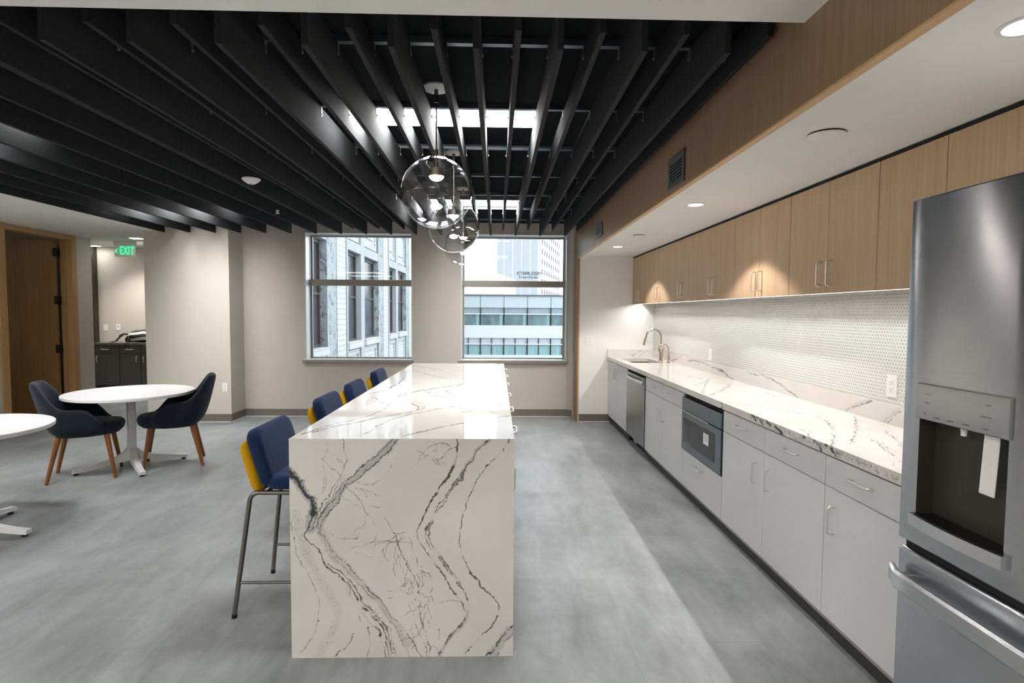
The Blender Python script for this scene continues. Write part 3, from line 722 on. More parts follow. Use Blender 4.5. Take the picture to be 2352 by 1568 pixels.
FL += [(Fv['E'][:5], .005, .95, .38, 'v'), (Fv['E'][4:], .0032, .9, .36, 'v'), (Fv['E'][11:], .005, .85, .4, 'v'), (off(Fv['E'][11:], .004, -.006), .009, .45, 0, 'h'),
       (Fv['F'], .0022, .8, .42, 'v'), (Fv['F2'], .0024, .8, .4, 'v'), (Fv['F'][:4], .008, .5, 0, 'h'), (Fv['G'], .0024, .9, .44, 'v'), (Fv['I'], .0015, .7, .4, 'v'),
       (Fv['J'], .02, .16, 0, 'h'), (Fv['J'], .018, .5, .68, 's'), (Fv['K'], .003, .85, .4, 'v'), (Fv['K2'], .0025, .7, .45, 'v'), ([(.06, .12), (-.01, .02)], .02, .6, 0, 'h'),
       (Fv['L'], .0018, .8, .4, 'v'), (Fv['M'], .0015, .7, .4, 'v')]

_rb = random.Random(5)
def cracks(x, z, n, L, hd, wd):
    for _ in range(n):
        a = hd + _rb.uniform(-.7, .7); px, pz = x + _rb.uniform(-.05, .05), z + _rb.uniform(-.06, .06); pts = [(px, pz)]
        for i in range(_rb.randint(3, 6)):
            px += math.cos(a) * L; pz += math.sin(a) * L; a += _rb.uniform(-.8, .8); pts.append((px, pz))
        FL.append((pts, wd, .7, .42, 'v'))
cracks(-.34, .36, 9, .03, -1.5, .0011); cracks(-.33, .2, 9, .03, -1.4, .0011); cracks(-.4, .5, 5, .028, -2.6, .001); cracks(-.7, .86, 5, .025, -.9, .0011); cracks(-.22, .9, 5, .022, 3.4, .0011); cracks(-.6, .72, 5, .03, -.6, .0009); cracks(-.3, .08, 4, .03, -1.5, .001); cracks(-.62, .52, 4, .03, .1, .0009)
def grid_part(bm, lay, org, du, dv, nu, nv, lines, flat=None):
    """a finely divided face of a slab carrying the veins; org + u*du + v*dv, slab coordinates given by flat(x,y,z)"""
    org = np.array(org, float); du = np.array(du, float); dv = np.array(dv, float)
    i, j = np.meshgrid(np.linspace(0, 1, nu + 1), np.linspace(0, 1, nv + 1), indexing='ij')
    P = org + i[..., None] * du + j[..., None] * dv
    P = P.reshape(-1, 3)
    U, V = flat(P)
    ve, ha = paint(U, V, lines)
    return P, ve, ha, nu, nv
def grids_to_obj(name, grids, extra_bm, mat, parent):
    """joins divided faces and plain boxes into one mesh with the two vein attributes"""
    vs = []; fs = []; ve = []; ha = []; n0 = 0
    for P, v_, h_, nu, nv in grids:
        vs.append(P); ve.append(v_); ha.append(h_)
        a = (np.arange(nu)[:, None] * (nv + 1) + np.arange(nv)[None, :]).ravel() + n0
        fs.append(np.stack([a, a + nv + 1, a + nv + 2, a + 1], 1)); n0 += len(P)
    if extra_bm is not None:
        bmesh.ops.recalc_face_normals(extra_bm, faces=extra_bm.faces); extra_bm.verts.index_update()
        bmesh.ops.triangulate(extra_bm, faces=[f for f in extra_bm.faces if len(f.verts) != 4])
        extra_bm.verts.index_update()
        vs.append(np.array([v.co[:] for v in extra_bm.verts]))
        q = np.array([[v.index for v in f.verts] + ([f.verts[2].index] if len(f.verts) == 3 else []) for f in extra_bm.faces]) + n0
        ve.append(np.zeros(len(extra_bm.verts))); ha.append(np.zeros(len(extra_bm.verts)))
        quads = [list(r) for r in q]
    else: quads = []
    V_ = np.concatenate(vs)
    o = Vector((0, 0, 0)); p = parent
    while p is not None: o += Vector(p.location); p = p.parent
    V_ = V_ - np.array(o[:])
    faces = [list(map(int, r)) for a in fs for r in a] + [([int(x) for x in r] if r[2] != r[3] else [int(x) for x in r[:3]]) for r in quads]
    me = bpy.data.meshes.new(name); me.from_pydata(V_.tolist(), [], faces); me.update()
    for nm, dat in (('vein', np.concatenate(ve)), ('haze', np.concatenate(ha))):
        at = me.attributes.new(nm, 'FLOAT', 'POINT'); at.data.foreach_set('value', dat.astype(np.float32))
    me.materials.append(MAT[mat]); me.validate()
    ob = bpy.data.objects.new(name, me); COL.objects.link(ob); ob.parent = parent
    if extra_bm is not None: extra_bm.free()
    return ob

# ---------------------------------------------------------------- island
IX0, IX1, IY0, IY1, IZ = -.8752, .0778, 2.3551, 5.8453, .955
isl = thing('kitchen_island', 'long white quartz waterfall island with dark grey veins, stools along its left side', 'kitchen island', ((IX0 + IX1) / 2, (IY0 + IY1) / 2, 0))
TL = []
for i, l in enumerate(TOP):
    wv = .0045 if i in (0, 1, 2, 3) else .0035
    TL.append((l, wv, .8, .36, 'v'))
    if i in (0, 3): TL.append((off(l, .02, .03), .014, .35, 0, 'h'))
TL += [(off(TOP[0], .03, .07), .0025, .5, .46, 'v'), (off(TOP[1], -.02, .1), .002, .45, .48, 'v'), (off(TOP[6], .1, -.3), .0025, .5, .45, 'v'), ([(-.8, 4.9), (-.5, 5.3), (-.2, 5.6), (.05, 5.75)], .003, .55, .42, 'v'), ([(-.85, 3.1), (-.6, 3.9), (-.3, 4.5), (.05, 5.2)], .002, .4, .48, 'v')]
g1 = grid_part(None, None, (IX0, IY0, .0), (IX1 - IX0, 0, 0), (0, 0, IZ), 500, 500, FL, lambda P: (P[:, 0], P[:, 2]))
g2 = grid_part(None, None, (IX0, IY0, IZ), (IX1 - IX0, 0, 0), (0, IY1 - IY0, 0), 260, 760, TL, lambda P: (P[:, 0], P[:, 1]))
# the left edge of the front slab (2 cm deep) and the remaining plain faces
ex = B(); t = .04
def quad(bm, *p): bm.faces.new([bm.verts.new(q) for q in p])
quad(ex, (IX0, IY0, 0), (IX0, IY0, IZ), (IX0, IY0 + t, IZ - t), (IX0, IY0 + t, 0)); quad(ex, (IX1, IY0, 0), (IX1, IY0 + t, 0), (IX1, IY0 + t, IZ - t), (IX1, IY0, IZ))
quad(ex, (IX0, IY0 + t, 0), (IX0, IY0 + t, IZ - t), (IX1, IY0 + t, IZ - t), (IX1, IY0 + t, 0))
quad(ex, (IX0, IY0 + t, IZ - t), (IX0, IY1 - t, IZ - t), (IX1, IY1 - t, IZ - t), (IX1, IY0 + t, IZ - t))
quad(ex, (IX0, IY0, IZ), (IX0, IY1, IZ), (IX0, IY1 - t, IZ - t), (IX0, IY0 + t, IZ - t)); quad(ex, (IX1, IY0, IZ), (IX1, IY0 + t, IZ - t), (IX1, IY1 - t, IZ - t), (IX1, IY1, IZ))
quad(ex, (IX0, IY1 - t, 0), (IX1, IY1 - t, 0), (IX1, IY1 - t, IZ - t), (IX0, IY1 - t, IZ - t)); quad(ex, (IX0, IY1, 0), (IX0, IY1, IZ), (IX1, IY1, IZ), (IX1, IY1, 0))
quad(ex, (IX0, IY1, 0), (IX0, IY1 - t, 0), (IX0, IY1 - t, IZ - t), (IX0, IY1, IZ)); quad(ex, (IX1, IY1, 0), (IX1, IY1, IZ), (IX1, IY1 - t, IZ - t), (IX1, IY1 - t, 0))
grids_to_obj('waterfall_slab', [g1, g2], ex, 'quartz', isl)
b = B(); box(b, -.47, IX1 - .03, IY0 + t + .002, IY1 - t - .002, .09, IZ - t - .002); finish('cabinet_body', b, 'laminate_side', isl)
b = B(); box(b, -.45, IX1 - .09, IY0 + t + .002, IY1 - t - .002, 0, .09); finish('toe_kick', b, 'toe', isl)
def pull(bm, p0, p1, nx, out=.032, r=.0052):
    """U-shaped bar handle between p0 and p1, standing off along nx"""
    p0 = Vector(p0); p1 = Vector(p1); n = Vector(nx); d = (p1 - p0).normalized(); q = .012
    pts = [p0, p0 + n * (out - q)] + [p0 + n * (out - q + q * math.sin(a)) + d * (q - q * math.cos(a)) for a in (.5, 1.0, PI / 2)]
    e = [p1 + n * (out - q + q * math.sin(a)) - d * (q - q * math.cos(a)) for a in (PI / 2, 1.0, .5)] + [p1 + n * (out - q), p1]
    return tube(bm, pts + e, r, 8)
for i in range(6):
    y0 = IY0 + t + .006 + i * (IY1 - IY0 - 2 * t - .012) / 6; y1 = y0 + (IY1 - IY0 - 2 * t - .012) / 6 - .004
    b = B(); box(b, IX1 - .03, IX1 - .011, y0, y1, .745, IZ - t - .006, .001, 1); dr = finish('drawer', b, 'laminate', isl)
    b = B(); pull(b, (IX1 - .011, (y0 + y1) / 2 - .07, .925), (IX1 - .011, (y0 + y1) / 2 + .07, .925), (1, 0, 0)); finish('handle', b, 'satin', dr, smooth=50)
    b = B(); box(b, IX1 - .03, IX1 - .011, y0, y1, .095, .741, .001, 1); dr = finish('door', b, 'laminate', isl)
    b = B(); pull(b, (IX1 - .011, y1 - .06, .55), (IX1 - .011, y1 - .06, .68), (1, 0, 0)); finish('handle', b, 'satin', dr, smooth=50)

# ---------------------------------------------------------------- wall cabinets
UX = 1.846; UW = .4075
ulab = ['oak wall cabinet over the sink, nearest the recess end wall', 'oak wall cabinet with a light scallop, second from the recess end wall', 'oak wall cabinet third from the recess end wall', 'oak wall cabinet fourth from the recess end wall, above the microwave side',
        'oak wall cabinet with a bright light scallop, fifth from the end wall', 'oak wall cabinet with the two largest visible handles, sixth from the end wall', 'oak wall cabinet right beside the refrigerator, seventh from the end wall']
for i in range(7):
    y1 = YN - .003 - i * 2 * UW; y0 = y1 - 2 * UW + .002
    r = thing('wall_cabinet', ulab[i], 'wall cabinet', ((UX + XR) / 2, (y0 + y1) / 2, 1.615), group='oak wall cabinets')
    b = B(); box(b, UX + .022, XR - .01, y0, y1, 1.635, ZS); finish('body', b, 'carcass_oak_shaded', r)
    b = B(); box(b, UX + .004, UX + .02, y0, y1, ZS - .016, ZS); finish('top_filler', b, 'gasket', r)
    for j, (a, c) in enumerate(((y0 + .0015, y0 + UW - .002), (y0 + UW + .001, y1 - .0015))):
        b = B(); box(b, UX, UX + .02, a, c, 1.612, ZS - .018, .0012, 1); d = finish('door', b, 'oak', r)
        hy = c - .045 if j == 0 else a + .045
        b = B(); pull(b, (UX, hy, 1.655), (UX, hy, 1.79), (-1, 0, 0), .034); finish('handle', b, 'satin', d, smooth=50)
r = thing('wall_cabinet', 'oak cabinet above the refrigerator, running out of view', 'wall cabinet', (2.0, 1.36, 1.86), group='oak wall cabinets')
b = B(); box(b, UX + .022, XR - .002, .8, 1.866, 1.86, ZS); finish('body', b, 'oak', r)
b = B(); box(b, UX, UX + .02, 1.46, 1.866, 1.86, ZS - .018, .0012, 1); finish('door', b, 'oak', r)
b = B(); box(b, UX, UX + .02, 1.05, 1.456, 1.86, ZS - .018, .0012, 1); finish('door', b, 'oak', r)
# LED tape in its channel
r = thing('under_cabinet_light', 'lit strip light running below the oak wall cabinets', 'strip light', (1.95, 4.7, 1.59))
b = B(); LX = 1.957
box(b, LX - .018, LX - .016, 1.9, YN - .01, 1.622, 1.634); box(b, LX + .012, LX + .014, 1.9, YN - .01, 1.617, 1.634)
finish('channel', b, 'satin', r)
b = B(); box(b, LX - .006, LX + .006, 1.92, YN - .03, 1.627, 1.629, rot=Matrix.Rotation(math.radians(35), 3, 'Y')); finish('led_tape', b, 'led', r)

# ---------------------------------------------------------------- base cabinets, appliances
BX = 1.53; BT = .843
def base_unit(label, y0, y1, loc_z=0):
    r = thing('base_cabinet', label, 'base cabinet', ((BX + XR) / 2, (y0 + y1) / 2, 0), group='grey base cabinets')
    return r
def carcass(r, y0, y1, z0=.095, z1=.852):
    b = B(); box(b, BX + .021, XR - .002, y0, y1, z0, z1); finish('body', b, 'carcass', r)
    b = B(); box(b, BX + .03, BX + .05, y0, y1, 0, z0); finish('toe_kick', b, 'toe', r)
    b = B(); box(b, BX + .025, BX + .03, y0, y1, .058, z0 - .002); finish('plinth_strip', b, 'laminate_side', r)
def front(r, nm, y0, y1, z0, z1, hy=None, hz=None, horiz=False):
    b = B(); box(b, BX, BX + .019, y0 + .002, y1 - .002, z0, z1, .0012, 1); d = finish(nm, b, 'laminate', r)
    if hy is not None:
        b = B()
        if horiz: pull(b, (BX, hy - .065, hz), (BX, hy + .065, hz), (-1, 0, 0))
        else: pull(b, (BX, hy, hz - .062), (BX, hy, hz + .062), (-1, 0, 0))
        finish('handle', b, 'satin', d, smooth=50)
# sink cabinet: hollow box so the basin hangs inside
y0, y1 = 6.452, YN - .003
r = base_unit('light grey two-door base cabinet under the sink, in the corner', y0, y1)
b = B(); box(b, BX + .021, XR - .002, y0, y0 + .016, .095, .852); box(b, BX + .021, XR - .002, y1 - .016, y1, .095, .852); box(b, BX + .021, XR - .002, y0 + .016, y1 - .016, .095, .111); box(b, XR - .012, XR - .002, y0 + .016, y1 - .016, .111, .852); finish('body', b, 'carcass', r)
b = B(); box(b, BX + .03, BX + .05, y0, y1, 0, .095); finish('toe_kick', b, 'toe', r)
ym = (y0 + y1) / 2
front(r, 'door', y0, ym, .095, BT, ym - .045, .72); front(r, 'door', ym, y1, .095, BT, ym + .045, .72)
# two drawers over two doors
y0, y1 = 4.502, 5.652; ym = 5.062
r = base_unit('light grey base cabinet with two drawers over two doors, beside the dishwasher', y0, y1); carcass(r, y0, y1)
for a, c, h in ((y0, ym, ym - .06), (ym, y1, ym + .06)):
    front(r, 'drawer', a, c, .712, BT, (a + c) / 2, .785, True); front(r, 'door', a, c, .095, .708, h, .57)
# microwave housing
y0, y1 = 3.69, 4.5
r = base_unit('light grey base cabinet with one deep drawer below the microwave', y0, y1)
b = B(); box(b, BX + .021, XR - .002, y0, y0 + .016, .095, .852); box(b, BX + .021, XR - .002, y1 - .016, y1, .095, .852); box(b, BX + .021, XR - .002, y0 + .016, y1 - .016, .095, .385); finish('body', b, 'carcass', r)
b = B(); box(b, BX + .03, BX + .05, y0, y1, 0, .095); finish('toe_kick', b, 'toe', r)
b = B(); box(b, BX + .025, BX + .03, y0, y1, .058, .093); finish('plinth_strip', b, 'laminate_side', r)
front(r, 'drawer', y0, y1, .095, .385, (y0 + y1) / 2, .325, True)
r = thing('microwave_drawer', 'slate steel drawer microwave with a dark window, built in below the worktop', 'microwave', (1.8, 4.095, .39))
b = B(); box(b, BX + .02, XR - .1, y0 + .018, y1 - .018, .39, .84); finish('casing', b, 'gasket', r)
b = B(); box(b, BX - .012, BX + .02, y0 + .01, y1 - .01, .398, .705, .003)
dr = finish('drawer_front', b, 'slate', r)
b = B(); box(b, BX - .0135, BX - .0118, y0 + .11, y1 - .06, .455, .66, .001, 1); wn_ = finish('window', b, 'black_gloss', dr)
b = B(); box(b, BX - .0142, BX - .0134, y0 + .19, y1 - .16, .487, .63); finish('inner_screen', b, simple('dark_screen_mesh', (44, 46, 48), .3), dr)
b = B(); box(b, BX - .0152, BX - .0142, y0 + .215, y0 + .315, .545, .625); st = finish('paper_sticker', b, 'white_plastic', dr)
b = B()
for i in range(4): box(b, BX - .0158, BX - .0152, y0 + .23, y0 + .30 - .012 * (i % 2), .612 - i * .012, .614 - i * .012)
finish('sticker_print', b, 'vent', dr)
b = B(); box(b, BX - .012, BX + .02, y0 + .212, y1 - .01, .712, .818, .003); box(b, BX - .012, BX + .02, y0 + .01, y0 + .208, .712, .818, .003); finish('control_panel', b, 'slate', r)
b = B(); box(b, BX - .018, BX - .012, y0 + .23, y1 - .05, .704, .71, .001, 1); finish('handle_lip', b, 'satin', r)
# drawers/doors right of the microwave
y0, y1 = 2.519, 3.688; ym = 3.107
r = base_unit('light grey base cabinet with two drawers over two doors, right of the microwave', y0, y1); carcass(r, y0, y1)
for a, c, h in ((y0, ym, ym - .07), (ym, y1, ym + .085)):
    front(r, 'drawer', a, c, .706, BT, (a + c) / 2, .785, True); front(r, 'door', a, c, .095, .702, h, .565)
y0, y1 = 1.93, 2.517
r = base_unit('light grey base cabinet with one drawer over a door, beside the refrigerator', y0, y1); carcass(r, y0, y1)
front(r, 'drawer', y0, y1, .706, BT, (y0 + y1) / 2 + .03, .785, True); front(r, 'door', y0, y1, .095, .702, y1 - .08, .565)
b = B(); box(b, BX, XR - .002, 1.72, 1.928, 0, .852); tag(finish('filler_panel', b, 'laminate', loc=(1.8, 1.82, 0)), 'light grey filler panel between base cabinets and refrigerator', 'panel')
# dishwasher
y0, y1 = 5.656, 6.448
r = thing('dishwasher', 'stainless steel dishwasher with a bowed bar handle, left of the drawers', 'dishwasher', (1.8, 6.05, 0))
b = B(); box(b, BX + .03, XR - .1, y0 + .008, y1 - .008, .1, .848); finish('tub', b, 'gasket', r)
b = B(); box(b, BX - .014, BX + .028, y0 + .012, y1 - .02, .105, .822, .006); dr = finish('door', b, 'appliance', r)
b = B(); n = 14; pts = []
for i in range(n + 1):
    s = i / n; pts.append((BX - .02 - .05 * math.sin(PI * s) ** .7, y0 + .03 + s * (y1 - y0 - .07), .768))
tube(b, pts, .016, 12, radii=None)
bmesh.ops.scale(b, verts=b.verts, vec=(.55, 1, 1.3), space=Matrix.Translation((-(BX - .02), 0, -.768)))
finish('handle', b, 'satin', dr, smooth=50)
b = B(); box(b, BX + .06, BX + .08, y0, y1, 0, .1); finish('toe_panel', b, 'black', r)
b = B(); box(b, BX - .005, BX + .03, 5.98, 6.08, .07, .106, .004); finish('latch_foot', b, 'laminate_side', r)

# worktop with sink cut-out, and upstands
CX0, CX1, CY0, CY1, CZ = 1.514, XR - .002, 1.70, YN - .002, .9
SX0, SX1, SY0, SY1 = 1.625, 1.985, 6.62, 7.28
wt = thing('worktop', 'long white quartz kitchen worktop with black veins along its front edge', 'worktop', ((CX0 + CX1) / 2, (CY0 + CY1) / 2, .855))
CL = []
for l in CTR: CL += [(l, .0035, .85, .42, 'v'), (off(l, .03, .03), .012, .6, .58, 's')]
for a in range(14):
    yy = 2.1 + a * .42; CL.append(([(1.53, yy), (1.66, yy + .12), (1.8, yy + .1), (1.95, yy + .32), (2.12, yy + .42)], .0016, .4, .5, 'v'))
gs = []
fl = lambda P: (P[:, 0], P[:, 1])
def gtop(x0, x1, y0, y1):
    gs.append(grid_part(None, None, (x0, y0, CZ), (x1 - x0, 0, 0), (0, y1 - y0, 0), max(1, int((x1 - x0) / .005)), max(1, int((y1 - y0) / .008)), CL, fl))
gtop(CX0, CX1, CY0, SY0); gtop(CX0, CX1, SY1, CY1); gtop(CX0, SX0, SY0, SY1); gtop(SX1, CX1, SY0, SY1)
EL = []
for (yy, zz) in FEV: EL += [([(yy - .03, zz - .02), (yy, zz), (yy + .05, zz + .016)], .009, .95, .40, 'v'), ([(yy - .06, .88), (yy + .06, .885)], .02, .8, .55, 's')]
EL += [([(2.0, .872), (2.3, .89), (2.6, .87), (3.25, .892)], .012, .7, .52, 's'), ([(3.69, .9), (3.66, .875), (3.7, .858)], .004, .9, 0, 'v')]
gs.append(grid_part(None, None, (CX0, CY0, .856), (0, CY1 - CY0, 0), (0, 0, CZ - .856), 1400, 10, EL, lambda P: (P[:, 1], P[:, 2])))
ex = B(); zb = .856
for (x0, x1, ya, yb) in ((CX0, CX1, CY0, SY0), (CX0, CX1, SY1, CY1), (CX0, SX0, SY0, SY1), (SX1, CX1, SY0, SY1)):
    quad(ex, (x0, ya, zb), (x0, yb, zb), (x1, yb, zb), (x1, ya, zb))
quad(ex, (SX0, SY0, CZ), (SX1, SY0, CZ), (SX1, SY0, zb), (SX0, SY0, zb)); quad(ex, (SX0, SY1, CZ), (SX0, SY1, zb), (SX1, SY1, zb), (SX1, SY1, CZ))
quad(ex, (SX0, SY0, CZ), (SX0, SY0, zb), (SX0, SY1, zb), (SX0, SY1, CZ)); quad(ex, (SX1, SY0, CZ), (SX1, SY1, CZ), (SX1, SY1, zb), (SX1, SY0, zb))
quad(ex, (CX0, CY0, zb), (CX1, CY0, zb), (CX1, CY0, CZ), (CX0, CY0, CZ))
grids_to_obj('slab', gs, ex, 'quartz', wt)
BL = []
for l in BSV: BL += [(l, .0032, .85, .36, 'v'), (off(l, .02, .005), .006, .4, 0, 'h')]
UH = 1.015
gb = [grid_part(None, None, (XR - .022, CY0, CZ), (0, CY1 - CY0, 0), (0, 0, UH - CZ), 1000, 26, BL, lambda P: (P[:, 1], P[:, 2]))]
ex = B(); quad(ex, (XR - .022, CY0, UH), (XR - .022, CY1, UH), (XR - .002, CY1, UH), (XR - .002, CY0, UH)); quad(ex, (XR - .022, CY0, CZ), (XR - .022, CY0, UH), (XR - .002, CY0, UH), (XR - .002, CY0, CZ))
grids_to_obj('back_upstand', gb, ex, 'quartz', wt)
ge = [grid_part(None, None, (CX0, CY1 - .02, CZ), (XR - .022 - CX0, 0, 0), (0, 0, UH - .02 - CZ), 160, 26, [(l, .004, .7, .35, 'v') for l in ESV], lambda P: (P[:, 0], P[:, 2]))]
ex = B(); quad(ex, (CX0, CY1 - .02, UH - .02), (XR - .022, CY1 - .02, UH - .02), (XR - .022, CY1, UH - .02), (CX0, CY1, UH - .02)); quad(ex, (CX0, CY1 - .02, CZ), (CX0, CY1 - .02, UH - .02), (CX0, CY1, UH - .02), (CX0, CY1, CZ))
grids_to_obj('end_upstand', ge, ex, 'quartz', wt)
# sink
r = thing('sink', 'brushed steel undermount sink basin near the end wall', 'sink', (1.8, 6.95, .66))
b = B(); x0, x1, ya, yb, z0, z1 = SX0 - .008, SX1 + .008, SY0 - .008, SY1 + .008, .67, .853
box(b, x0, x0 + .004, ya, yb, z0, z1); box(b, x1 - .004, x1, ya, yb, z0, z1); box(b, x0 + .004, x1 - .004, ya, ya + .004, z0, z1); box(b, x0 + .004, x1 - .004, yb - .004, yb, z0, z1); box(b, x0, x1, ya, yb, z0 - .004, z0)
finish('basin', b, 'basin', r)
b = B(); lathe(b, [(0, .002), (.04, .002), (.045, 0), (0, 0)], (1.8, 6.95, .67), 24); finish('drain', b, 'satin', r, smooth=40)
# faucets
r = thing('faucet', 'tall gooseneck pull-down faucet in brushed champagne nickel', 'faucet', (2.05, 6.9, CZ))
b = B(); lathe(b, [(0, 0), (.028, 0), (.028, .008), (.021, .012), (.021, .16), (.017, .165), (0, .165)], (2.05, 6.9, CZ), 24); finish('body', b, 'faucet', r, smooth=40)
b = B(); rr = .092; cz = CZ + .405 - rr - .013
pts = [(2.05, 6.9, CZ + .16), (2.05, 6.9, cz)] + arc((2.05 - rr, 6.9, cz), rr, 0, PI * .93, 16)[1:]
e = pts[-1]; pts += [(e[0] - .018, 6.9, e[2] - .06)]
tube(b, pts, .0125, 14); finish('spout', b, 'faucet', r, smooth=50)
b = B(); tube(b, [(e[0] - .016, 6.9, e[2] - .05), (e[0] - .034, 6.9, e[2] - .125)], .0145, 14); finish('spray_head', b, 'faucet', r, smooth=50)
b = B(); tube(b, [(2.05, 6.88, CZ + .075), (2.05, 6.845, CZ + .075)], .02, 18); tube(b, [(2.05, 6.855, CZ + .08), (2.075, 6.85, CZ + .17)], .005, 8); finish('lever', b, 'faucet', r, smooth=50)
r = thing('filter_tap', 'small gooseneck drinking-water tap beside the tall faucet', 'faucet', (2.06, 6.62, CZ))
b = B(); lathe(b, [(0, 0), (.022, 0), (.022, .006), (.014, .01), (.014, .09), (.008, .095), (0, .095)], (2.06, 6.62, CZ), 20); finish('body', b, 'faucet', r, smooth=40)
b = B(); rr = .06; cz = CZ + .165; pts = [(2.06, 6.62, CZ + .09), (2.06, 6.62, cz)] + arc((2.06 - rr, 6.62, cz), rr, 0, PI, 14)[1:]; e = pts[-1]; pts.append((e[0], 6.62, e[2] - .03)); tube(b, pts, .008, 12); finish('spout', b, 'faucet', r, smooth=50)
b = B(); tube(b, [(2.06, 6.61, CZ + .055), (2.06, 6.578, CZ + .055)], .014, 16); tube(b, [(2.06, 6.585, CZ + .06), (2.06, 6.583, CZ + .12)], .004, 8); finish('lever', b, 'faucet', r, smooth=50)

# ---------------------------------------------------------------- refrigerator
FX = 1.24; FY0, FY1 = .745, 1.655
r = thing('refrigerator', 'large stainless steel french-door refrigerator with an ice and water dispenser', 'refrigerator', (1.7, 1.2, 0))
b = B(); box(b, FX + .06, 2.1, FY0 + .005, FY1 - .005, .02, 1.815, .004, 1); box(b, FX + .12, 2.05, FY0 + .03, FY1 - .03, 0, .02); finish('body', b, 'fridge_side', r)
ZD0, ZD1 = .815, 1.835
DC0, DC1, DCZ0, DCZ1 = 1.302, 1.588, .905, 1.195    # dispenser recess
ymid = (FY0 + FY1) / 2
def rounded_door(bm, y0, y1, z0, z1, x0=FX, x1=FX + .058, rad=.012):
    box(bm, x0, x1, y0, y1, z0, z1, rad, 4)
b = B(); yA, yB_ = ymid + .003, FY1
# door built round the recess opening
x0, x1 = FX, FX + .058
cuts_y = [yA, DC0, DC1, yB_]; cuts_z = [ZD0, DCZ0, DCZ1, ZD1]
vv = {}
for i, y in enumerate(cuts_y):
    for j, z in enumerate(cuts_z):
        for kx, x in enumerate((x0, x1)): vv[i, j, kx] = b.verts.new((x, y, z))
for i in range(3):
    for j in range(3):
        if (i, j) != (1, 1):
            b.faces.new((vv[i, j, 0], vv[i, j + 1, 0], vv[i + 1, j + 1, 0], vv[i + 1, j, 0]))
        b.faces.new((vv[i, j, 1], vv[i + 1, j, 1], vv[i + 1, j + 1, 1], vv[i, j + 1, 1]))
for i in range(3):
    b.faces.new((vv[i, 0, 0], vv[i + 1, 0, 0], vv[i + 1, 0, 1], vv[i, 0, 1])); b.faces.new((vv[i, 3, 0], vv[i, 3, 1], vv[i + 1, 3, 1], vv[i + 1, 3, 0]))
for j in range(3):
    b.faces.new((vv[0, j, 0], vv[0, j, 1], vv[0, j + 1, 1], vv[0, j + 1, 0])); b.faces.new((vv[3, j, 0], vv[3, j + 1, 0], vv[3, j + 1, 1], vv[3, j, 1]))
bmesh.ops.recalc_face_normals(b, faces=b.faces)
es = [e for e in b.edges if all(abs(v.co.x - x0) < 1e-6 for v in e.verts) and (all(abs(v.co.y - yA) < 1e-6 for v in e.verts) or all(abs(v.co.y - yB_) < 1e-6 for v in e.verts) or all(abs(v.co.z - ZD1) < 1e-6 for v in e.verts) or all(abs(v.co.z - ZD0) < 1e-6 for v in e.verts))]
bmesh.ops.bevel(b, geom=es, offset=.006, segments=3, affect='EDGES', profile=.5)
dl = finish('left_door', b, 'fridge', r, smooth=35)
b = B(); rounded_door(b, FY0, ymid - .003, ZD0, ZD1); finish('right_door', b, 'fridge', r, smooth=35)
b = B(); box(b, FX + .02, FX + .06, FY0 + .01, FY1 - .01, ZD0 - .025, ZD0); finish('gasket', b, 'gasket', r)
b = B(); rounded_door(b, FY0, FY1, .06, .79); fd = finish('freezer_drawer', b, 'fridge', r, smooth=35)
b = B(); n = 16
prof = [(-.058, .028), (-.064, .02), (-.064, -.02), (-.058, -.028), (-.045, -.024), (-.045, .024)]
ya, yb = FY0 + .03, FY1 - .012
rings = []
for i in range(n + 1):
    s = i / n; yy = ya + (yb - ya) * s; k_ = min(1.0, min(s, 1 - s) * 9); dx = .03 * (1 - math.sqrt(max(0, 1 - (1 - k_) ** 2)))
    rings.append([b.verts.new((FX + px + dx, yy, .712 + pz)) for px, pz in prof])
for a, c in zip(rings, rings[1:]):
    for j in range(6): b.faces.new((a[j], a[(j + 1) % 6], c[(j + 1) % 6], c[j]))
b.faces.new(rings[0]); b.faces.new(list(reversed(rings[-1])))
for yy in (yb - .05, ya + .05): box(b, FX - .05, FX + .002, yy - .014, yy + .014, .698, .726, .003, 1)
finish('freezer_handle', b, 'fridge_trim', fd, smooth=30)
# dispenser
b = B(); xd = FX + .05
quad(b, (xd, DC0, DCZ0), (xd, DC0, DCZ1), (xd, DC1, DCZ1), (xd, DC1, DCZ0))
quad(b, (FX, DC0, DCZ0), (FX, DC0, DCZ1), (xd, DC0, DCZ1), (xd, DC0, DCZ0)); quad(b, (FX, DC1, DCZ0), (xd, DC1, DCZ0), (xd, DC1, DCZ1), (FX, DC1, DCZ1))
quad(b, (FX, DC0, DCZ1), (FX, DC1, DCZ1), (xd, DC1, DCZ1), (xd, DC0, DCZ1)); quad(b, (FX, DC0, DCZ0), (xd, DC0, DCZ0), (xd, DC1, DCZ0), (FX, DC1, DCZ0))
bmesh.ops.remove_doubles(b, verts=b.verts, dist=1e-5)
finish('dispenser_recess', b, 'recess', dl)
b = B(); box(b, FX - .008, FX + .004, DC0 - .006, DC1 + .006, DCZ1 - .002, 1.296, .002, 1); cp = finish('control_panel', b, 'panel_grey', dl)
b = B()
for (yy, zz, l_) in ((1.555, 1.268, .016), (1.555, 1.243, .018), (1.56, 1.212, .01), (1.515, 1.205, .018), (1.47, 1.206, .022), (1.42, 1.207, .02), (1.36, 1.207, .016), (1.355, 1.268, .012), (1.36, 1.238, .03)):
    box(b, FX - .0088, FX - .0078, yy - l_ / 2, yy + l_ / 2, zz - .0012, zz + .0012)
finish('key_marks', b, 'vent', dl)
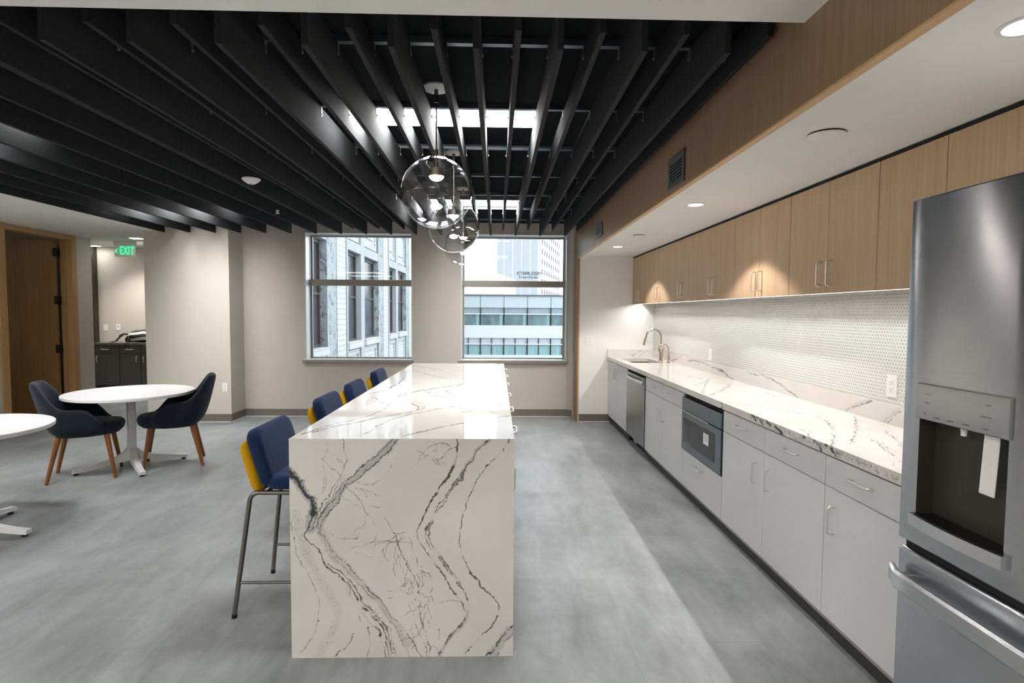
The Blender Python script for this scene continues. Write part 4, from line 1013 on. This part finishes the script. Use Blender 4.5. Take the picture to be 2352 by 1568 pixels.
b = B(); lathe(b, [(0, -.022), (.007, -.022), (.009, 0), (.012, .004), (0, .004)], (FX + .02, 1.455, DCZ1 - .004), 16); finish('water_spout', b, 'white_plastic', dl, smooth=50)
b = B(); box(b, FX + .012, FX + .018, 1.345, 1.39, 1.035, DCZ1 - .006, .002, 1, rot=Matrix.Rotation(math.radians(3), 3, 'Y')); finish('ice_paddle', b, 'white_plastic', dl)
b = B(); pl = [(FX - .014, DC1 + .012)] + [(FX - .014 - .012 * math.sin(PI * i / 10), DC1 + .012 - (DC1 - DC0 + .022) * i / 10) for i in range(1, 10)] + [(FX - .014, DC0 - .01), (FX + .048, DC0 - .002), (FX + .048, DC1 + .002)]
prism(b, pl, DCZ0 - .03, DCZ0 + .004); finish('drip_tray', b, 'fridge_trim', dl, smooth=30)
b = B(); prism(b, [(FX - .008, DC1 - .004)] + [(FX - .01 - .008 * math.sin(PI * i / 8), DC1 - .004 - (DC1 - DC0 - .008) * i / 8) for i in range(1, 8)] + [(FX - .008, DC0 + .004), (FX + .046, DC0 + .004), (FX + .046, DC1 - .004)], DCZ0 + .004, DCZ0 + .006); finish('drip_grille', b, 'black', dl)

# ---------------------------------------------------------------- plates on the walls
def plate(label, kind, c, nrm, wd=.07, ht=.115, group=None, nm='outlet_plate', cat='outlet'):
    """c centre, nrm 'x-' or 'y-' : faces the camera side"""
    r = thing(nm, label, cat, c, group=group)
    def bx(bm, u0, u1, z0, z1, d0, d1, bev=0.0):
        if nrm == 'x-': box(bm, c[0] - d1, c[0] - d0, c[1] + u0, c[1] + u1, c[2] + z0, c[2] + z1, bev, 1)
        else: box(bm, c[0] + u0, c[0] + u1, c[1] - d1, c[1] - d0, c[2] + z0, c[2] + z1, bev, 1)
    b = B(); bx(b, -wd / 2, wd / 2, -ht / 2, ht / 2, 0, .006, .0015); finish('cover', b, 'white_plastic', r)
    if kind == 'duplex':
        b = B(); bx(b, -.017, .017, -.034, .034, .006, .0085, .001); ins = finish('receptacle', b, 'white_plastic', r)
        b = B()
        for z in (-.018, .018):
            bx(b, -.008, -.006, z - .002, z + .008, .0085, .009); bx(b, .006, .008, z - .001, z + .007, .0085, .009); bx(b, -.002, .002, z - .011, z - .007, .0085, .009)
        finish('slots', b, 'black', ins)
    elif kind == 'rocker2':
        for u in (-.023, .023):
            b = B(); bx(b, u - .0165, u + .0165, -.034, .034, .006, .0075, .001); rk = finish('rocker', b, 'white_metal', r)
            b = B(); bx(b, u - .013, u + .013, -.03, .03, .0075, .0105, .002); finish('paddle', b, 'white_plastic', rk)
    elif kind == 'switch':
        b = B(); bx(b, -.0165, .0165, -.033, .033, .006, .009, .0015); finish('rocker', b, 'white_plastic', r)
    elif kind == 'jack':
        b = B(); bx(b, -.012, .012, .004, .014, .006, .0075); finish('port', b, 'black', r)
    else:
        b = B(); bx(b, -.017, .017, -.034, .034, .006, .0078, .001); finish('insert', b, 'white_plastic', r)
plate('white double light switch on the recess end wall', 'rocker2', (1.258, YN, 1.118), 'y-', .118, .12, nm='light_switch', cat='light switch')
plate('white plate on the tiled wall, halfway between faucet and refrigerator', 'blank', (XR - .008, 5.525, 1.085), 'x-', group='plates on the tiled wall')
plate('white duplex outlet on the tiled wall next to the refrigerator', 'duplex', (XR - .008, 2.952, 1.108), 'x-', .078, .122, group='plates on the tiled wall')
plate('white plate on the tiled wall behind the tall faucet', 'blank', (XR - .008, 7.23, 1.13), 'x-', group='plates on the tiled wall')
plate('beige white outlet low on the left column', 'duplex', (-3.635, 7.54, .467), 'y-')
plate('blank white plate on the corridor wall, left one of two', 'switch', (-7.556, 11.0, 1.15), 'y-', .08, .125, nm='light_switch', cat='light switch')
plate('white jack plate on the corridor wall, right one of two', 'jack', (-7.316, 11.0, 1.16), 'y-', .08, .125, nm='jack_plate')

# ---------------------------------------------------------------- bar stools
def make_stool(label):
    r = thing('bar_stool', label, 'bar stool', (0, 0, 0), group='bar stools along the island')
    def add(nm, bm, mat, sm=50, par=None): return finish(nm, bm, mat, par or r, smooth=sm, world=False)
    th = math.atan2(.09, .30)
    R_ = Matrix.Rotation(-th, 3, 'Y')
    b = B(); pad(b, 'x', -.22, .22, .0, .30, -.036, .036, .055, .026); bmesh.ops.rotate(b, verts=b.verts, cent=(0, 0, 0), matrix=R_); bmesh.ops.translate(b, verts=b.verts, vec=(-.052, 0, .628)); add('backrest', b, 'navy')
    b = B(); pad(b, 'x', -.212, .212, -.012, .252, -.05 - .034, -.034, .05, .024); bmesh.ops.rotate(b, verts=b.verts, cent=(0, 0, 0), matrix=R_); bmesh.ops.translate(b, verts=b.verts, vec=(-.054, 0, .628)); o = add('back_shell', b, 'mustard'); o['label'] = 'mustard yellow padded outer back'
    b = B(); pad(b, 'z', -.075, .33, -.22, .22, .622, .692, .05, .026); add('seat', b, 'navy')
    tr_ = .0115; ys = .2; zf = .607
    for s in (-1, 1):
        # rear leg, seat rail and front leg of each side are one bent tube: split at the bends
        fr = B()
        tube(fr, [(-.105, s * ys, zf), (.26, s * ys, zf)], tr_, 12); add('seat_rail', fr, 'stoolsteel')
        lg = B(); c = (-.105, s * ys, zf - .045)
        pts = [(-.105, s * ys, zf)] + [(-.105 - .045 * math.sin(a), s * ys, zf - .045 + .045 * math.cos(a)) for a in (.3, .6, .9, 1.2, 1.4)] + [(-.218, s * (ys + .035), .012)]
        tube(lg, pts, tr_, 12); l_ = add('leg', lg, 'stoolsteel')
        ft = B(); tube(ft, [(-.217, s * (ys + .0348), .02), (-.2185, s * (ys + .0352), 0)], .0125, 12); add('foot_glide', ft, 'black', 50, l_)
        lg = B(); pts = [(.26, s * ys, zf)] + [(.26 + .045 * math.sin(a), s * ys, zf - .045 + .045 * math.cos(a)) for a in (.3, .6, .9, 1.2, 1.4)] + [(.33, s * (ys + .03), .012)]
        tube(lg, pts, tr_, 12); l_ = add('leg', lg, 'stoolsteel')
        ft = B(); tube(ft, [(.33, s * (ys + .03), .02), (.3305, s * (ys + .03), 0)], .0125, 12); add('foot_glide', ft, 'black', 50, l_)
        sb = B(); k_ = (zf - .17) / zf
        tube(sb, [(-.189, s * (ys + .025), .17), (.316, s * (ys + .02), .17)], .0075, 10); add('stretcher', sb, 'stoolsteel')
    sb = B(); tube(sb, [(.316, -.22, .17), (.316, .22, .17)], .0085, 10); add('footrest', sb, 'stoolsteel')
    sb = B(); tube(sb, [(-.07, -ys, zf), (-.07, ys, zf)], .009, 10); tube(sb, [(.2, -ys, zf), (.2, ys, zf)], .009, 10); add('cross_bar', sb, 'stoolsteel')
    return r
st0 = make_stool('navy and mustard bar stool at the island, the nearest one, showing its legs')
for i, (y, lb) in enumerate(((2.915, None), (3.885, 'navy and mustard bar stool, second from the near end of the island'), (4.635, 'navy and mustard bar stool, third from the near end of the island'), (5.56, 'navy and mustard bar stool at the island end nearest the windows'))):
    o = st0 if i == 0 else copy_tree(st0)
    if lb: o['label'] = lb
    o.location = (-1.052, y, 0)

# ---------------------------------------------------------------- round tables
def make_table(label):
    r = thing('round_table', label, 'table', (0, 0, 0), group='round white cafe tables')
    def add(nm, bm, mat, sm=40, par=None): return finish(nm, bm, mat, par or r, smooth=sm, world=False)
    Rt = .53
    b = B(); lathe(b, [(0, .692), (Rt - .004, .692), (Rt, .696), (Rt, .717), (Rt - .003, .72), (0, .72)], n=96); add('tabletop', b, 'white_table')
    b = B(); lathe(b, [(0, .672), (.16, .672), (.16, .692), (0, .692)], n=24); add('mounting_plate', b, 'white_metal')
    b = B(); box(b, -.034, .034, -.034, .034, .12, .675, .012, 3); add('column', b, 'white_metal')
    for q in range(4):
        a = q * PI / 2
        b = B(); n = 8
        rings = []
        for i in range(n + 1):
            s = i / n; x = .02 + .44 * s
            zt = .045 + .10 * (1 - s) ** 1.4 + (.06 * max(0, 1 - s * 6)); zb_ = .018 + .055 * (1 - s) ** 1.2 * (1 if s < 1 else 0); hw = .032 - .004 * s
            rings.append([b.verts.new((x, -hw, zb_)), b.verts.new((x, hw, zb_)), b.verts.new((x, hw * .8, zt)), b.verts.new((x, -hw * .8, zt))])
        for p, c in zip(rings, rings[1:]):
            for j in range(4): b.faces.new((p[j], p[(j + 1) % 4], c[(j + 1) % 4], c[j]))
        b.faces.new(rings[0]); b.faces.new(list(reversed(rings[-1])))
        bmesh.ops.rotate(b, verts=b.verts, cent=(0, 0, 0), matrix=Matrix.Rotation(a, 3, 'Z')); lg = add('leg', b, 'white_metal')
        b = B(); lathe(b, [(0, 0), (.018, 0), (.018, .012), (.01, .02), (0, .02)], (.43 * math.cos(a), .43 * math.sin(a), 0), 16); add('glide', b, 'black', 40, lg)
    return r
t1 = make_table('round white pedestal table between two navy chairs by the left column')
t1.location = (-3.47, 5.36, 0); t1.rotation_euler = (0, 0, math.radians(-48))
t2 = copy_tree(t1); t2['label'] = 'round white table cut off by the left edge of the photo, no chairs beside it'
t2.location = (-3.535, 3.68, 0); t2.rotation_euler = (0, 0, math.radians(2))

# ---------------------------------------------------------------- tub chairs
def make_chair(label):
    r = thing('tub_chair', label, 'chair', (0, 0, 0), group='navy tub chairs at the round table')
    def add(nm, bm, mat, sm=60, par=None): return finish(nm, bm, mat, par or r, smooth=sm, world=False)
    NA, A = 40, math.radians(128)
    def sm(t): t = max(0, min(1, t)); return t * t * (3 - 2 * t)
    def rim(a):
        a = abs(a); d = math.degrees(a)
        h = .865 - .235 * sm((d - 22) / 54); return h - .13 * sm((d - 92) / 34)
    def pt(a, v, inset=0.0):
        """v 0 bottom .. 1 rim; the back leans outwards, the sides only a little"""
        h = rim(a); z = .395 + (h - .395) * v
        k_ = math.cos(a) * .5 + .5
        lean = (.02 + .105 * k_ ** 1.5) * (v ** .85) + .045 * min(1, v * 4) ** .5
        rx = .205 + lean - inset; ry = .222 + lean * .55 - inset
        ca, sa = math.cos(a), math.sin(a)
        e = 2 / 2.4
        x = -(abs(ca) ** e) * math.copysign(1, ca) * rx; y = (abs(sa) ** e) * math.copysign(1, sa) * ry
        return Vector((x, y, z))
    b = B(); rows = []; th = .05
    for i in range(NA + 1):
        a = -A + 2 * A * i / NA; ring = []
        for v in (0, .08, .2, .4, .6, .8, .93): ring.append(pt(a, v))
        top = pt(a, 1.0, th / 2); ring.append(pt(a, .985, th * .16)); top.z += .008; ring.append(top); ring.append(pt(a, .985, th * .84))
        for v in (.93, .8, .6, .4, .2, .1): ring.append(pt(a, v, th))
        rows.append([b.verts.new(p) for p in ring])
    for p, c in zip(rows, rows[1:]):
        for j in range(len(p) - 1): b.faces.new((p[j], p[j + 1], c[j + 1], c[j]))
    for rg in (rows[0], rows[-1]):
        m = len(rg)
        for j in range(m // 2): 
            q = (rg[j], rg[j + 1], rg[m - 2 - j], rg[m - 1 - j])
            if len(set(q)) == 4: b.faces.new(q)
            elif len(set(q)) == 3: b.faces.new(list(dict.fromkeys(q)))
    sh = add('shell', b, 'navy_chair')
    md = sh.modifiers.new('smooth', 'SUBSURF'); md.levels = 1; md.render_levels = 1
    # seat: a rounded cushion that runs forward to a soft lip
    b = B(); rows = []; n = 44
    for (s, z, f) in ((.0, .372, 0), (.62, .374, 0), (.86, .385, .2), (.97, .412, .7), (1.0, .44, 1), (.985, .466, 1), (.93, .484, .9), (.8, .494, .7), (.5, .50, .4), (0, .502, 0)):
        ring = []
        for i in range(n):
            a = 2 * PI * i / n; ca, sa = math.cos(a), math.sin(a); e = 2 / 2.6
            x = abs(ca) ** e * math.copysign(1, ca) * (.305 if ca > 0 else .222) * s; y = abs(sa) ** e * math.copysign(1, sa) * (.243 - (.02 if ca > .3 else 0)) * s
            ring.append((x, y, z + (.012 * f if ca > 0 else 0)))
        if s == 0: rows.append([b.verts.new((0, 0, z))])
        else: rows.append([b.verts.new(p) for p in ring])
    for p, c in zip(rows, rows[1:]):
        for i in range(n):
            if len(p) == 1: b.faces.new((p[0], c[(i + 1) % n], c[i]))
            elif len(c) == 1: b.faces.new((p[i], p[(i + 1) % n], c[0]))
            else: b.faces.new((p[i], p[(i + 1) % n], c[(i + 1) % n], c[i]))
    add('seat', b, 'navy_chair')
    for sx in (-1, 1):
        for sy in (-1, 1):
            b = B(); x0 = -.155 if sx < 0 else .185
            tube(b, [(x0, sy * .165, .39), (x0 + sx * (.085 if sx < 0 else .06), sy * .205, 0)], .02, 16, radii=[.0225, .0135]); add('leg', b, 'walnut')
    return r
c1 = make_chair('navy tub chair left of the round table, its back to the oak door')
c1.location = (-3.70, 5.07, 0); c1.rotation_euler = (0, 0, math.radians(27))
c2 = copy_tree(c1); c2['label'] = 'navy tub chair right of the round table, in front of the left column'
c2.location = (-3.13, 5.47, 0); c2.rotation_euler = (0, 0, math.radians(206))

# ---------------------------------------------------------------- corridor: dark cabinets, bag, exit sign, lamps
YC = 10.45
def dark_unit(x0, x1, label, hs):
    r = thing('dark_base_cabinet', label, 'base cabinet', ((x0 + x1) / 2, 10.72, 0), group='dark cabinets in the corridor')
    b = B(); box(b, x0, x1, YC + .02, 10.998, .1, .842); finish('body', b, 'dark_cab', r)
    b = B(); box(b, x0, x1, YC + .07, YC + .09, 0, .1); finish('toe_kick', b, 'black', r)
    b = B(); box(b, x0 + .003, x1 - .003, YC, YC + .019, .69, .838, .001, 1); d = finish('drawer', b, 'dark_cab', r)
    xm = (x0 + x1) / 2
    b = B(); pull(b, (xm - .07, YC, .766), (xm + .07, YC, .766), (0, -1, 0), .03, .006); finish('handle', b, 'satin', d, smooth=50)
    n = len(hs)
    for i, hx in enumerate(hs):
        a, c = x0 + (x1 - x0) * i / n, x0 + (x1 - x0) * (i + 1) / n
        b = B(); box(b, a + .003, c - .003, YC, YC + .019, .105, .684, .001, 1); d = finish('door', b, 'dark_cab', r)
        b = B(); pull(b, (hx, YC, .53), (hx, YC, .64), (0, -1, 0), .03, .006); finish('handle', b, 'satin', d, smooth=50)
dark_unit(-7.43, -6.952, 'dark corridor base cabinet under the wall plates, left one', [-7.345])
dark_unit(-6.948, -6.562, 'dark corridor base cabinet under the black and white bag', [-6.63])
dark_unit(-6.558, -6.1, 'dark corridor base cabinet half hidden by the left column', [-6.5])
b = B(); box(b, -7.44, -6.09, YC - .02, 10.998, .845, .885, .002, 1)
tag(finish('corridor_counter', b, 'dark_top', loc=(-6.76, 10.7, .845)), 'dark counter top on the corridor cabinets', 'counter')
MAT['bag_black'] = simple('black_nylon', (18, 19, 20), .6, bump=.2, bscale=300)
MAT['bag_white'] = simple('white_nylon_panel', (214, 214, 212), .6)
bag = thing('bag', 'black and white sports bag lying on the corridor counter with hanging straps', 'bag', (-6.72, 10.72, .885))
b = B(); n = 28; rows = []
def bagp(u, a):
    x = -.26 + .52 * u; w_ = (math.sin(PI * min(1, max(0, u * .92 + .06)))) ** .55
    hh = .105 * w_ * (1 + .35 * u + .1 * math.sin(9 * u)); dd_ = .14 * w_
    y = dd_ * math.cos(a) * (1 + .06 * math.sin(3 * a + 5 * u)); z = hh + hh * math.sin(a) * (1 + .08 * math.sin(2 * a + 7 * u))
    return Vector((x, y, max(z, 0.0)))
for i in range(n + 1): rows.append([b.verts.new(bagp(i / n, 2 * PI * j / 24)) for j in range(24)])
for p, c in zip(rows, rows[1:]):
    for j in range(24): b.faces.new((p[j], p[(j + 1) % 24], c[(j + 1) % 24], c[j]))
b.faces.new(rows[0]); b.faces.new(list(reversed(rows[-1])))
finish('body', b, 'bag_black', bag, smooth=80, world=False)
for (a0, a1, u0, u1) in ((3.3, 3.85, .25, .97), (2.35, 2.75, .15, .8)):
    b = B(); rr_ = []
    for i in range(13):
        u = u0 + (u1 - u0) * i / 12; row = []
        for j in range(6):
            a = a0 + (a1 - a0) * j / 5 + .2 * math.sin(5 * u); p = bagp(u, a); ctr = Vector((p.x, 0, .1)); dv = (p - ctr); dv.x = 0
            row.append((p + dv.normalized() * .004, p - dv.normalized() * .004))
        rr_.append([[b.verts.new(x) for x in pq] for pq in row])
    for i in range(12):
        for j in range(5):
            for s in (0, 1): b.faces.new((rr_[i][j][s], rr_[i][j + 1][s], rr_[i + 1][j + 1][s], rr_[i + 1][j][s]))
    finish('white_panel', b, 'bag_white', bag, smooth=80, world=False)
def strap(pts, w_=.016, nm='strap'):
    b = B(); P = [Vector(p) for p in pts]; rows = []
    for i, p in enumerate(P):
        d = (P[min(i + 1, len(P) - 1)] - P[max(i - 1, 0)]).normalized(); s = d.cross(Vector((0, 1, 0))).normalized() * w_; t_ = Vector((0, .003, 0))
        rows.append([b.verts.new(p + s - t_), b.verts.new(p + s + t_), b.verts.new(p - s + t_), b.verts.new(p - s - t_)])
    for p, c in zip(rows, rows[1:]):
        for j in range(4): b.faces.new((p[j], p[(j + 1) % 4], c[(j + 1) % 4], c[j]))
    b.faces.new(rows[0]); b.faces.new(list(reversed(rows[-1])))
    finish(nm, b, 'bag_black', bag, world=False)
strap([(-.17, -.10, .15), (-.22, -.14, .16), (-.28, -.17, .1), (-.33, -.2, .03), (-.36, -.24, .012), (-.375, -.285, .0), (-.38, -.305, -.05)])
strap([(-.2, -.12, .15), (-.25, -.15, .155), (-.29, -.17, .12)], .01)
strap([(-.14, -.13, .12), (-.12, -.17, .05), (-.1, -.24, .012), (-.1, -.297, -.005), (-.11, -.305, -.06), (-.115, -.305, -.11)], .014)
# exit sign hung from the corridor ceiling
ex_ = thing('exit_sign', 'green lit EXIT sign with a left arrow hanging over the corridor', 'exit sign', (-5.665, 8.72, 2.39))
b = B(); box(b, -5.82, -5.51, 8.715, 8.725, 2.30, 2.475, .002, 1); finish('acrylic_panel', b, 'white_plastic', ex_)
b = B(); box(b, -5.83, -5.50, 8.70, 8.74, 2.475, ZC, .003, 1); finish('housing', b, 'white_metal', ex_)
b = text_bm('EXIT', .165, .002, .002, 1.18)
bmesh.ops.scale(b, verts=b.verts, vec=(.56, 1.05, 1)); bmesh.ops.rotate(b, verts=b.verts, cent=(0, 0, 0), matrix=Matrix.Rotation(PI / 2, 3, 'X')); bmesh.ops.translate(b, verts=b.verts, vec=(-5.635, 8.7125, 2.388)); finish('letters', b, 'exit_green', ex_)
b = B(); pr = [(-5.812, 2.388), (-5.782, 2.42), (-5.772, 2.42), (-5.792, 2.388), (-5.772, 2.356), (-5.782, 2.356)]
a_ = [b.verts.new((x, 8.711, z)) for x, z in pr]; c_ = [b.verts.new((x, 8.714, z)) for x, z in pr]
b.faces.new(a_); b.faces.new(list(reversed(c_)))
for i in range(6): b.faces.new((a_[i], a_[(i + 1) % 6], c_[(i + 1) % 6], c_[i]))
finish('arrow', b, 'exit_green', ex_)
def corridor_light(x, y, z, hx, hy, label):
    r = thing('corridor_downlight', label, 'downlight', (x, y, z), group='corridor lights')
    b = B(); box(b, x - hx - .01, x + hx + .01, y - hy - .01, y + hy + .01, z - .006, z - .001); finish('trim', b, 'white_metal', r)
    b = B(); box(b, x - hx, x + hx, y - hy, y + hy, z - .008, z - .006); finish('lens', b, 'corr_glow', r)
corridor_light(-5.25, 8.35, ZC, .075, .06, 'small square lit fixture in the ceiling beside the left column top')
corridor_light(-7.6, 10.75, 2.69, .12, .08, 'small lit fixture in the soffit above the corridor cabinets, left of the exit sign')
corridor_light(-8.6, 9.6, 2.86, .3, .15, 'added lit corridor fixture out of view beyond the left wall')  # unseen, added to brighten the corridor and its cabinets
corridor_light(-5.5, 9.9, 2.86, .3, .15, 'added lit corridor fixture hidden behind the left column')  # also unseen, added as more light for the corridor
corridor_light(-6.75, 10.3, 2.86, .05, .05, 'small lit fixture washing the corridor wall above the bag')
l = bpy.data.lights.new('wall_wash_lamp', 'SPOT'); l.energy = 130; l.color = (1, .93, .85); l.spot_size = math.radians(105); l.spot_blend = .8; l.shadow_soft_size = .04
o = bpy.data.objects.new('wall_wash_lamp', l); COL.objects.link(o); o.location = (-6.75, 10.3, 2.845)
# office behind the oak door: its ceiling panel is added, out of view
# ---------------------------------------------------------------- outdoors
fac = thing('terracotta_building', 'ornate white terracotta and glazed brick building wing outside the left window', 'building', (-4.2, 17, -6))
XO = -3.3
def fbox(nm, mat, y0, y1, z0, z1, x1=XO, x0=None, par=None):
    b = B(); box(b, x0 if x0 is not None else x1 - .3, x1, y0, y1, z0, z1); return finish(nm, b, mat, par or fac)
b = B(); box(b, -5.2, -3.46, 8.6, 29.5, -6, 16); finish('core', b, 'terra', fac)
per = 4.69
for bay in range(-1, 3):
    y = 10.92 + bay * per
    if y > 8.5:
        fbox('ornamental_pilaster', 'terra_orn', y, y + .62, -6, 16, XO + .02, -3.46); fbox('brick_pier', 'terra_brick', y + .64, y + 1.3, -6, 16, XO + .03, -3.46)
        fbox('plain_band', 'terra', y + 1.32, y + 1.42, -6, 16, XO + .05, -3.46)
    fbox('mullion_column', 'terra', max(8.6, y + 2.71), max(8.65, y + 3.07), -6, 16, XO + .02, -3.46)
    for (a, c, w2) in ((1.46, 2.69, 0), (3.09, 4.63, 1)):
        ya, yb = y + a, y + c
        if ya < 8.5: 
            if yb < 9: continue
            ya = 8.7
        for fl_ in (-1, 0, 1):
            zs = .80 + fl_ * 3.6
            wd_ = fbox('window', 'out_dark', ya + .04, yb - .04, zs, zs + 2.06, -3.43, -3.46)
            fr = B(); 
            box(fr, -3.43, -3.40, ya, ya + .05, zs, zs + 2.06); box(fr, -3.43, -3.40, yb - .05, yb, zs, zs + 2.06); box(fr, -3.43, -3.40, ya + .05, yb - .05, zs + 1.0, zs + 1.05); box(fr, -3.43, -3.40, ya + .05, yb - .05, zs + 1.98, zs + 2.06); box(fr, -3.43, -3.40, ya + .05, yb - .05, zs, zs + .06)
            finish('sash_frame', fr, 'dark_jamb', wd_)
            fbox('sill', 'terra_brick', ya - .03, yb + .03, zs - .16, zs, XO + .07, -3.46, wd_)
            fbox('lintel', 'terra', ya - .03, yb + .03, zs + 2.06, zs + 2.28, XO + .02, -3.46, wd_)
            pn = B(); zl, zh = zs + 2.32, zs + 3.6 - .2
            box(pn, -3.46, XO - .06, ya, yb, zl, zh); box(pn, XO - .06, XO - .02, ya, yb, zh - .1, zh); box(pn, XO - .06, XO - .02, ya, yb, zl, zl + .1); box(pn, XO - .06, XO - .02, ya, ya + .1, zl + .1, zh - .1); box(pn, XO - .06, XO - .02, yb - .1, yb, zl + .1, zh - .1)
            box(pn, XO - .06, XO - .03, ya + .26, yb - .26, zl + .25, zh - .25)
            finish('spandrel_panel', pn, 'terra_brick', wd_)
    for zc_ in (-1, 0, 1):
        fbox('floor_band', 'terra', max(8.6, y + 1.42), max(8.65, y + 4.66), zc_ * 3.6 + 3.42, zc_ * 3.6 + 4.22, XO - .08, -3.46)
b = B(); box(b, -3.46, XO + .05, 8.6, 8.95, -6, 16); finish('corner_pier', b, 'terra', fac)

off_ = thing('office_building', 'low white office building with bands of teal windows outside the right window', 'building', (2, 32, -8))
YO = 30.0
b = B(); box(b, -2.6, 11, YO + .25, YO + 8, -8, 2.36); finish('core', b, 'out_pale', off_)
b = B(); box(b, -2.65, 11.05, YO - .06, YO + 8.1, 2.36, 2.44); finish('coping', b, 'vent', off_)
for z0, z1, mt_ in ((1.74, 2.36, 'out_pale'), (.11, .79, 'out_white'), (-2.0, -.80, 'out_white'), (-8, -3.6, 'out_pale')):
    b = B(); box(b, -2.6, 11, YO, YO + .25, z0, z1); finish('spandrel_band', b, mt_, off_)
for i in range(14):
    xa = -.89 - 1.263 * 5 + i * 1.263; xb = xa + 1.263
    if xa < -2.2 or xb > 11: continue
    for (z0, zt, z1, mt_) in ((.79, 1.40, 1.74, 'out_glass'), (-.80, -.22, .11, 'out_blind'), (-3.6, -2.4, -2.0, 'out_blind')):
        b = B(); box(b, xa + .02, xb - .02, YO + .12, YO + .25, z0, z1); wd_ = finish('window', b, mt_, off_)
        b = B(); box(b, xa, xa + .04, YO + .02, YO + .12, z0, z1); finish('mullion', b, 'gasket', wd_)
        if mt_ == 'out_blind': b = B(); box(b, xa + .61, xa + .645, YO + .05, YO + .12, z0, z1); finish('mullion', b, 'gasket', wd_)
        b = B(); box(b, xa + .04, xb, YO + .02, YO + .12, zt - .03, zt + .03); finish('transom', b, 'out_white', wd_)
        b = B(); box(b, xa + .05, xb, YO + .115, YO + .12, zt + .03, z1); finish('upper_light', b, 'out_pale' if mt_ == 'out_blind' else 'out_upper', wd_)
        if mt_ == 'out_glass':
            b = B(); box(b, xb - .22, xb - .06, YO + .1, YO + .119, z0, zt); finish('blind_edge', b, 'out_blind', wd_)
    b = B(); box(b, xa, xa + .03, YO - .01, YO + .05, 1.74, 2.36); finish('joint', b, 'vent', off_)

tow = thing('office_tower', 'pale concrete office tower with dark lettering far behind the office building', 'tower', (6, 100, -10))
b = B(); prism(b, [(.0, 90), (7.0, 90), (12.9, 114), (0, 114)], -10, 60); finish('shaft', b, 'out_concrete', tow)
for px0, px1 in ((1141, 1154), (1160, 1174), (1180, 1194), (1200, 1214), (1220, 1233)):
    xa, xb = (px0 - 1141) / 1282 * 90 + .02, (px1 - 1141) / 1282 * 90
    b = B(); box(b, xa, xb, 89.8, 90, -10, 59); finish('brick_strip', b, 'out_grey', tow)
dv = Vector((12.9 - 7.0, 24, 0)); L_ = dv.length; dv.normalize(); nv_ = Vector((dv.y, -dv.x, 0))
for rw in range(11):
    for cpair in range(9):
        s = 1.5 + cpair * (L_ - 2.5) / 8.6; z = 2.9 + rw * 1.62
        if rw * 9 + cpair >= 98: continue
        c = Vector((7.0, 90, 0)) + dv * s
        b = B(); box(b, -.28, .28, -.05, .05, z, z + .75); bmesh.ops.rotate(b, verts=b.verts, cent=(0, 0, 0), matrix=Matrix.Rotation(math.atan2(dv.y, dv.x), 3, 'Z')); bmesh.ops.translate(b, verts=b.verts, vec=(c.x + nv_.x * .04, c.y + nv_.y * .04, 0)); finish('window', b, 'out_win', tow)
for (tx, sz, z) in (('CTWR.COM', .72, 7.72), ('Premium Office Space', .36, 7.12)):
    b = text_bm(tx, sz, .02); bmesh.ops.rotate(b, verts=b.verts, cent=(0, 0, 0), matrix=Matrix.Rotation(PI / 2, 3, 'X'))
    bmesh.ops.translate(b, verts=b.verts, vec=(5.15, 89.74, z)); finish('lettering', b, 'out_letter', tow)
low = thing('white_rooftop_building', 'plain white building with a sloping roof edge in front of the tower', 'building', (-2, 66, -8))
b = B(); a_ = [b.verts.new(p) for p in ((-9, 60, -8), (2.0, 60, -8), (2.0, 60, 5.0), (.2, 60, 5.6), (-9, 60, 5.9))]; c_ = [b.verts.new((v.co.x, 70, v.co.z)) for v in a_]
b.faces.new(a_); b.faces.new(list(reversed(c_)))
for i in range(5): b.faces.new((a_[i], a_[(i + 1) % 5], c_[(i + 1) % 5], c_[i]))
finish('block', b, 'out_concrete', low)
b = B(); box(b, -60, 60, 8.6, 200, -8.2, -8); struct('ground', b, 'out_grey')
